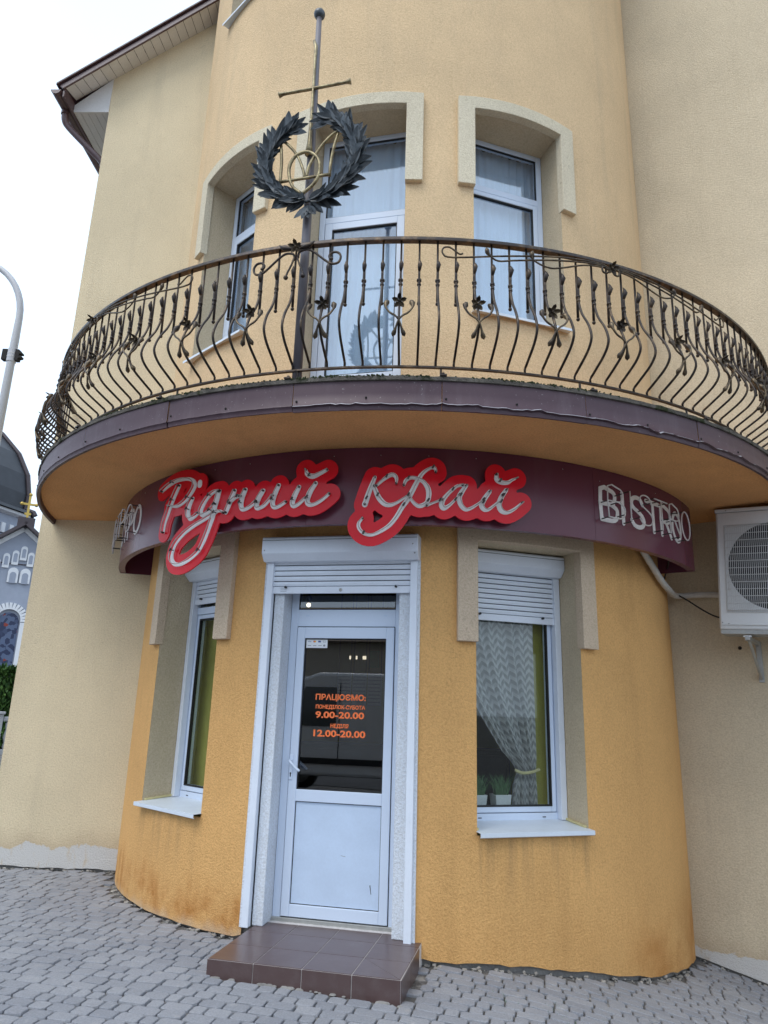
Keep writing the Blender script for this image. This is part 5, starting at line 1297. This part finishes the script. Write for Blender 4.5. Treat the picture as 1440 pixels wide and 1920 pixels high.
# yellow blind beside the lace curtain and in the left window
mb = MB(); mb.box(-.50, .50, -2.262, -2.25, -.71, 1.0); tag(mb.build('roller_blind', 'interior_yellow', rz=R_(WIN[0])), 'olive yellow blind filling the lower window left of the door', 'blind')
mb = MB(); mb.box(.22, .44, -2.262, -2.25, -.71, 1.0); tag(mb.build('roller_blind', 'interior_yellow', rz=R_(WIN[1])), 'narrow olive yellow blind beside the lace curtain', 'blind')
def bar_room():
    a = Matrix.Rotation(R_(C0), 3, 'Z')
    root = thing('bar_counter', 'dark bar counter inside behind the entrance door', 'counter', (0, 0, 0), R_(C0))
    mb = MB(); mb.box(-1.3, 1.1, .30, .75, -1.45, -.42); mb.build('front', 'counter', root, bevel=.01)
    mb = MB(); mb.box(-1.35, 1.15, .25, .80, -.42, -.37); mb.build('top', 'interior_dark', root, bevel=.006)
    for k, t in enumerate((-.75, -.57, -.39)):
        r = thing('menu_board', ('left', 'middle', 'right')[k]+' of three pale menu boards hanging behind the door glass', 'menu board', tuple(a @ Vector((t, .28, .06))), R_(C0), 'menu boards over the counter')
        mb = MB(); mb.box(-.082, .082, -.008, .008, 0, .36); mb.build('board', 'menu_print', r)
        mb = MB()
        for i in range(8): mb.box(-.072, .072, -.0095, -.0085, .03+i*.040, .040+i*.040)
        mb.build('print_line', 'print_grey', r)
        mb = MB(); mb.box(-.074, -.070, -.004, .004, .36, 1.59); mb.box(.070, .074, -.004, .004, .36, 1.59); mb.build('hanger', 'gap_dark', r)
    mb = MB(); p_ = a @ Vector((-.48, .60, .50)); mb.box(-.06, .06, -.006, .006, 0, .20)
    o = mb.build('wall_poster', 'poster_green', rz=R_(C0), loc=p_); tag(o, 'green poster inside seen through the door glass', 'poster')
    r = thing('pendant_lamp', 'lit pendant lamp behind the glass over the door', 'lamp', tuple(a @ Vector((-.62, -1.55, .935))))
    mb = MB(); mb.ball((0, 0, 0), .020, 12, 8); mb.build('bulb', 'bulb', r, smooth=True)
    mb = MB(); mb.tube([(0, 0, .03), (0, 0, .69)], .005, 6); mb.lathe([(.02, .03), (.028, .06), (.02, .09)], seg=10); mb.build('cord', 'gap_dark', r)
    for k, t in enumerate((-.78, -.70, -.60)):
        mb = MB(); mb.box(-.008-(.014 if k == 2 else 0), .008+(.014 if k == 2 else 0), -.01, .01, -.02, .02)
        tag(mb.build('counter_light', 'strip_light', rz=R_(C0), loc=a @ Vector((t, .6, .615))), ('first', 'second', 'wide last')[k]+' of the small lit lamps in a row over the bar counter', 'lamp', 'small lit lamps over the bar counter')
bar_room()

# ================================================================== LEFT BACKGROUND: lamp post, fence, hedge, church
def at(bearing, dist): return Vector((dist*sin(R_(bearing)), -8+dist*cos(R_(bearing)), 0))
def build_lamp():
    p = at(-32.25, 12.8); z0 = g(p.x)-.02
    root = thing('street_lamp', 'grey street lamp post with a curved arm beside the building', 'street lamp', (p.x, p.y, z0))
    H_ = 6.85-z0
    mb = MB(); pts = [(0, 0, 0), (0, 0, H_-.9)]; rad = [.085, .066]
    for k in range(13):
        t = k/12*R_(100); r = 1.05; pts.append((-r+r*cos(t), 0, H_-.45+r*sin(t)*1.1)); rad.append(.058-.012*k/12)
    mb.tube(pts, rad, 16); mb.build('pole', 'lamp_paint', root, smooth=True)
    mb = MB(); e = pts[-1]; mb.xbox(Matrix.Translation((e[0]-.28, 0, e[2]-.02)) @ Matrix.Rotation(R_(-6), 4, 'Y'), .62, .2, .10); mb.build('lamp_head', 'lamp_paint', root, bevel=.03)
    zc = 5.68-z0
    mb = MB(); mb.tube([(0, 0, zc-.12), (0, 0, zc+.12)], .078, 16); mb.build('sleeve', 'lamp_paint', root, smooth=False)
    mb = MB()
    for dz in (-.03, .03): mb.tube([(0, 0, zc+dz-.008), (0, 0, zc+dz+.008)], .081, 16)
    mb.build('steel_band', 'soffit_white', root)
    mb = MB(); mb.prism([(.072, zc-.10), (.13, zc-.10), (.13, zc-.06), (.18, zc-.05), (.18, zc-.02), (.14, zc-.02), (.14, zc+.02), (.18, zc+.02), (.18, zc+.05), (.13, zc+.06), (.13, zc+.10), (.072, zc+.10)], -.05, .05, 'y'); mb.build('bracket', 'gap_dark', root)
    mb = MB(); mb.box(-.16, -.07, -.05, .05, zc-.09, zc+.11); mb.build('bracket', 'gap_dark', root, bevel=.006)
build_lamp()
def build_church():
    p = at(-29.35, 42.); rz = R_(29.35)*1.0
    root = thing('church', 'grey church with dark dome, golden cross and white arched niches', 'church', (p.x, p.y, -1.9), rz)
    Z = lambda z: z+1.9
    ap = 9.0; ev = 7.65
    mb = MB(); mb.prism([(-4.4, 0), (4.4, 0), (4.4, Z(ev)-2.2), (0, Z(ap)), (-4.4, Z(ev)-2.2)], 0, 9, 'y'); mb.build('wall', 'church_grey', root)
    for s_ in (-1, 1):
        m = Matrix.Translation((s_*2.25, 4.3, Z(ap)-1.78+.09)) @ Matrix.Rotation(s_*math.atan2(3.55, 4.4), 4, 'Y'); mb = MB(); mb.xbox(m, 5.9, 9.8, .16); mb.build('roof', 'church_trim', root)
        m = Matrix.Translation((s_*2.2, -.06, Z(ap)-1.78-.12)) @ Matrix.Rotation(s_*math.atan2(3.55, 4.4), 4, 'Y'); mb = MB(); mb.xbox(m, 5.6, .12, .22); mb.build('gable_cornice', 'church_white', root)
    mb = MB(); mb.box(-.42, .42, -.1, .5, Z(ap)+.02, Z(ap)+.52); mb.build('cross_pedestal', 'church_trim', root)
    mb = MB(); c = Z(ap)+.52
    mb.box(-.06, .06, .14, .24, c, c+1.35); mb.box(-.36, .36, .145, .235, c+.75, c+.86); mb.box(-.16, .16, .145, .235, c+.20, c+.32)
    for q in ((-.36, c+.805), (.36, c+.805), (0, c+1.35)): mb.ball((q[0], .19, q[1]), .10, 8, 6)
    mb.build('cross', 'gold', root)
    def arch(x, z0, z1, w, mat, name, y=-.03, d=.06, rim=0.):
        poly = [(x-w/2, z0), (x+w/2, z0), (x+w/2, z1)] + [(x+w/2*cos(t), z1+w/2*sin(t)) for t in np.linspace(0.2, pi-.2, 7)] + [(x-w/2, z1)]
        m = MB(); m.prism(poly, y-d, y, 'y'); return m.build(name, mat, root)
    for k, (x, hz) in enumerate(((-1.05, Z(6.95)), (-.63, Z(7.25)), (-.22, Z(7.45)), (.15, Z(7.72)), (.52, Z(7.42)), (.95, Z(7.1)))):
        arch(x, hz-.55, hz+.06, .32, 'church_white', 'niche_frame', .0, .10); arch(x, hz-.40, hz-.02, .18, 'church_grey', 'niche', -.09, .03)
    for x in (-.20, .38):
        arch(x, Z(5.95), Z(6.50), .50, 'church_white', 'twin_window'); arch(x, Z(5.92), Z(6.36), .30, 'church_grey', 'window_glass', -.085, .02)
    mb = MB(); mb.box(-4.4, 4.4, -.08, .0, Z(7.00)-.06, Z(7.00)-.02); mb.build('string_course', 'church_trim', root)
    for x in (-1.95, -.05, 1.85):
        for i in range(15):
            t = pi*i/14; m = Matrix.Translation((x+.72*cos(t), -.08, Z(4.0)+.72*sin(t))) @ Matrix.Rotation(-t, 4, 'Y'); mb = MB(); mb.xbox(m, .34, .18, .13); mb.build('arch_stone', 'church_white', root)
        for sx in (-.72, .72): mb = MB(); mb.box(x+sx-.16, x+sx+.16, -.16, .0, Z(-1.2), Z(3.9)); mb.build('pilaster', 'church_white', root)
        arch(x, Z(-1.2), Z(3.9), 1.0, 'mosaic', 'mosaic_panel', -.01, .02)
    # drum and dome behind to the left
    cx, cy = -4.95, 5.2; rd = 5.2
    mb = MB(); mb.lathe([(rd, Z(3.)), (rd, Z(10.4))], (cx, cy, 0), 8, pi/8, pi/8+2*pi); mb.build('drum', 'church_grey', root)
    mb = MB(); mb.lathe([(rd+.02, Z(10.1)), (rd+.35, Z(10.2)), (rd+.35, Z(10.35)), (rd, Z(10.4))], (cx, cy, 0), 8, pi/8, pi/8+2*pi); mb.build('drum_cornice', 'church_white', root)
    for k in range(8):
        for j in range(7):
            t0 = pi/8+k*pi/4; a = Vector((cos(t0), sin(t0))); b2 = Vector((cos(t0+pi/4), sin(t0+pi/4))); q = (a+(b2-a)*(j+.5)/7)*(rd+.03)
            nrm = (a+b2).normalized(); 
            if nrm.y > .3: continue
            m = Matrix.Translation((cx+q.x, cy+q.y, Z(9.3))) @ Matrix.Rotation(math.atan2(nrm.y, nrm.x), 4, 'Z'); mb = MB(); mb.xbox(m, .12, .26, .55); mb.build('drum_corbel', 'church_white', root)
    prof = [(rd+.55, Z(10.36)), (rd+.45, Z(10.55)), (rd-.05, Z(10.75)), (rd+.0, Z(11.6)), (rd-.25, Z(12.8)), (rd-.95, Z(14.1)), (rd-2.1, Z(15.3)), (rd-3.6, Z(16.2)), (.6, Z(16.9)), (.5, Z(18.))]
    mb = MB(); mb.lathe(prof, (cx, cy, 0), 8, pi/8, pi/8+2*pi); mb.build('dome', 'church_roof', root)
    for k in range(8):
        t = pi/8+k*pi/4; mb = MB(); mb.tube([(cx+(r+.03)*cos(t), cy+(r+.03)*sin(t), z) for r, z in prof[:-1]], .16, 6); mb.build('dome_rib', 'church_trim', root)
build_church()
def build_hedge_fence():
    rs = random.Random(6)
    p = at(-29.2, 27.5); rz = R_(29.)
    root = thing('hedge', 'clipped green hedge in front of the grey church', 'hedge', (p.x, p.y, -1.7), rz)
    mb = MB()
    for i in range(15000):
        x, y, z = rs.uniform(-4, 4), rs.uniform(-.6, .6), rs.uniform(.15, 2.65)
        if rs.random() < .75: y = -.55+rs.gauss(0, .08)
        if rs.random() < .2: z = 2.6+rs.gauss(0, .09)
        s_ = rs.uniform(.06, .13); m = Matrix.Translation((x, y, z)) @ Matrix.Rotation(rs.uniform(0, 6.3), 4, 'Z') @ Matrix.Rotation(rs.uniform(-1.2, 1.2), 4, 'X')
        mb.add([m @ Vector(q) for q in ((-s_*.5, 0, 0), (0, 0, -s_), (s_*.5, 0, 0), (0, 0, s_))], [(0, 1, 2, 3)])
    tag(mb.build('leaves', 'foliage', root), kind='stuff')
    mb = MB(); mb.box(-3.9, 3.9, -.45, .5, .1, 2.45); mb.build('inner_foliage', 'hedge_core', root, bevel=.15)
    for k in range(7):
        mb = MB(); x = -3.6+k*1.2; mb.tube([(x, 0, 0), (x+.05, .02, 1.2), (x, 0, 2.3)], [.05, .035, .015], 6); mb.build('stem', 'bark', root)
    p = at(-29., 24.6)
    root = thing('stone_fence', 'grey ornamental stone fence below the hedge', 'fence', (p.x, p.y, -1.62), rz)
    for x0 in (-4.2, -2.1, 0., 2.1):
        mb = MB(); mb.box(x0+.13, x0+1.97, -.09, .09, 0, .22); mb.build('base_course', 'stone_fence', root, bevel=.02)
        mb = MB(); mb.box(x0+.13, x0+1.97, -.09, .09, 1.0, 1.14); mb.build('coping', 'stone_fence', root, bevel=.03)
        for k in range(7):
            mb = MB(); x = x0+.28+k*.255; mb.lathe([(.05, .22), (.075, .30), (.05, .40), (.09, .56), (.05, .78), (.075, .92), (.05, 1.0)], (x, 0, 0), 8); mb.build('fence_baluster', 'stone_fence', root, smooth=True)
        mb = MB(); 
        for k in range(6): mb.tube([(x0+.40+k*.255+.10*cos(t), 0, .86+.10*sin(t)) for t in np.linspace(0, 2*pi, 10)], .025, 5)
        mb.build('fence_ring', 'stone_fence', root)
        mb = MB(); mb.box(x0-.13, x0+.13, -.13, .13, 0, 1.2); mb.box(x0-.17, x0+.17, -.17, .17, 1.2, 1.28); mb.build('pier', 'stone_fence', root, bevel=.02)
build_hedge_fence()

# ================================================================== BEHIND THE CAMERA (seen in the glass)
def build_van():
    a = R_(C0); ctr = Matrix.Rotation(a, 3, 'Z') @ Vector((-1.55, -10.6, 0))
    root = thing('parked_van', 'white delivery van parked on the street, seen reflected in the door', 'van', (ctr.x, ctr.y, g(ctr.x)), a); root.scale = (-1, 1, 1)
    prof = [(-2.5, .42), (-2.5, 1.9), (-2.35, 2.15), (.9, 2.18), (1.25, 2.05), (1.95, 1.22), (2.5, 1.02), (2.6, .85), (2.6, .42)]
    mb = MB(); mb.prism(prof, -.95, .95, 'y'); mb.build('body', 'van_paint', root, bevel=.06)
    mb = MB(); mb.prism([(.55, 1.25), (.55, 1.92), (1.12, 1.92), (1.68, 1.25)], .93, .962, 'y'); mb.build('side_window', 'van_glass', root)
    mb = MB(); mb.add([(1.30, -.82, 2.02), (1.30, .82, 2.02), (1.96, .86, 1.25), (1.96, -.86, 1.25)], [(0, 1, 2, 3)]); mb.v = [(x+.02, y, z+.02) for x, y, z in mb.v]; mb.build('windscreen', 'van_glass', root)
    mb = MB(); mb.box(-2.52, 2.55, .94, .975, .62, .72); mb.build('side_strip', 'tyre', root)
    mb = MB(); mb.box(.48, .495, .945, .957, .6, 2.0); mb.box(1.70, 1.712, .945, .957, .6, 1.25); mb.box(-1.2, -1.185, .945, .957, .6, 2.0); mb.build('door_seam', 'gap_dark', root)
    mb = MB(); mb.box(.58, .74, .955, .985, 1.08, 1.12); mb.build('door_handle', 'tyre', root)
    mb = MB(); mb.box(2.35, 2.64, -.9, .9, .38, .62); mb.build('bumper', 'tyre', root, bevel=.04)
    for y in (-.68, .68): mb = MB(); mb.box(2.52, 2.61, y-.16, y+.16, .72, .94); mb.build('headlight', 'glass', root, bevel=.02)
    for x in (-1.65, 1.75):
        for y in (-.93, .93):
            mb = MB(); mb.lathe([(.20, -.10), (.30, -.11), (.335, -.08), (.335, .08), (.30, .11), (.20, .10)], seg=24); mb.tf(Matrix.Translation((x, y, .335)) @ Matrix.Rotation(pi/2, 4, 'X')); w_ = mb.build('wheel', 'tyre', root, smooth=True)
            mb = MB(); mb.lathe([(.205, -.10), (.19, -.085), (.05, -.095), (.001, -.095)], seg=20); mb.lathe([(.205, .10), (.19, .085), (.05, .095), (.001, .095)], seg=20); mb.tf(Matrix.Translation((x, y, .335)) @ Matrix.Rotation(pi/2, 4, 'X')); mb.build('rim', 'galvanised', w_)
build_van()
def build_opposite():
    a = R_(C0); ctr = Matrix.Rotation(a, 3, 'Z') @ Vector((-3, -21.5, 0))
    root = thing('facing_building', 'low beige building with a row of windows across the street, seen reflected in the glass', 'building', (ctr.x, ctr.y, -1.8), a)
    mb = MB(); mb.box(-13, 11, -8, 0, 0, 4.1); mb.build('wall', 'street_wall', root)
    mb = MB(); mb.prism([(-8.4, 4.1), (.4, 4.1), (-4, 5.9)], -13.3, 11.3, 'x'); mb.build('roof', 'street_wall_dark', root)
    mb = MB(); mb.box(-13.02, 11.02, .0, .05, 0, .7); mb.build('plinth', 'street_wall_dark', root)
    for zf in (1.2,):
        for k in range(9):
            x = -12+k*2.6; mb = MB(); frame_bars(mb, [(x, x+.1, zf, zf+1.7), (x+1.2, x+1.3, zf, zf+1.7), (x+.1, x+1.2, zf, zf+.1), (x+.1, x+1.2, zf+1.6, zf+1.7), (x+.6, x+.7, zf+.1, zf+1.6)], .0, .06); f_ = mb.build('window', 'church_white', root)
            mb = MB(); mb.box(x+.1, x+1.2, .005, .03, zf+.1, zf+1.6); mb.build('pane', 'street_glass', f_)
build_opposite()
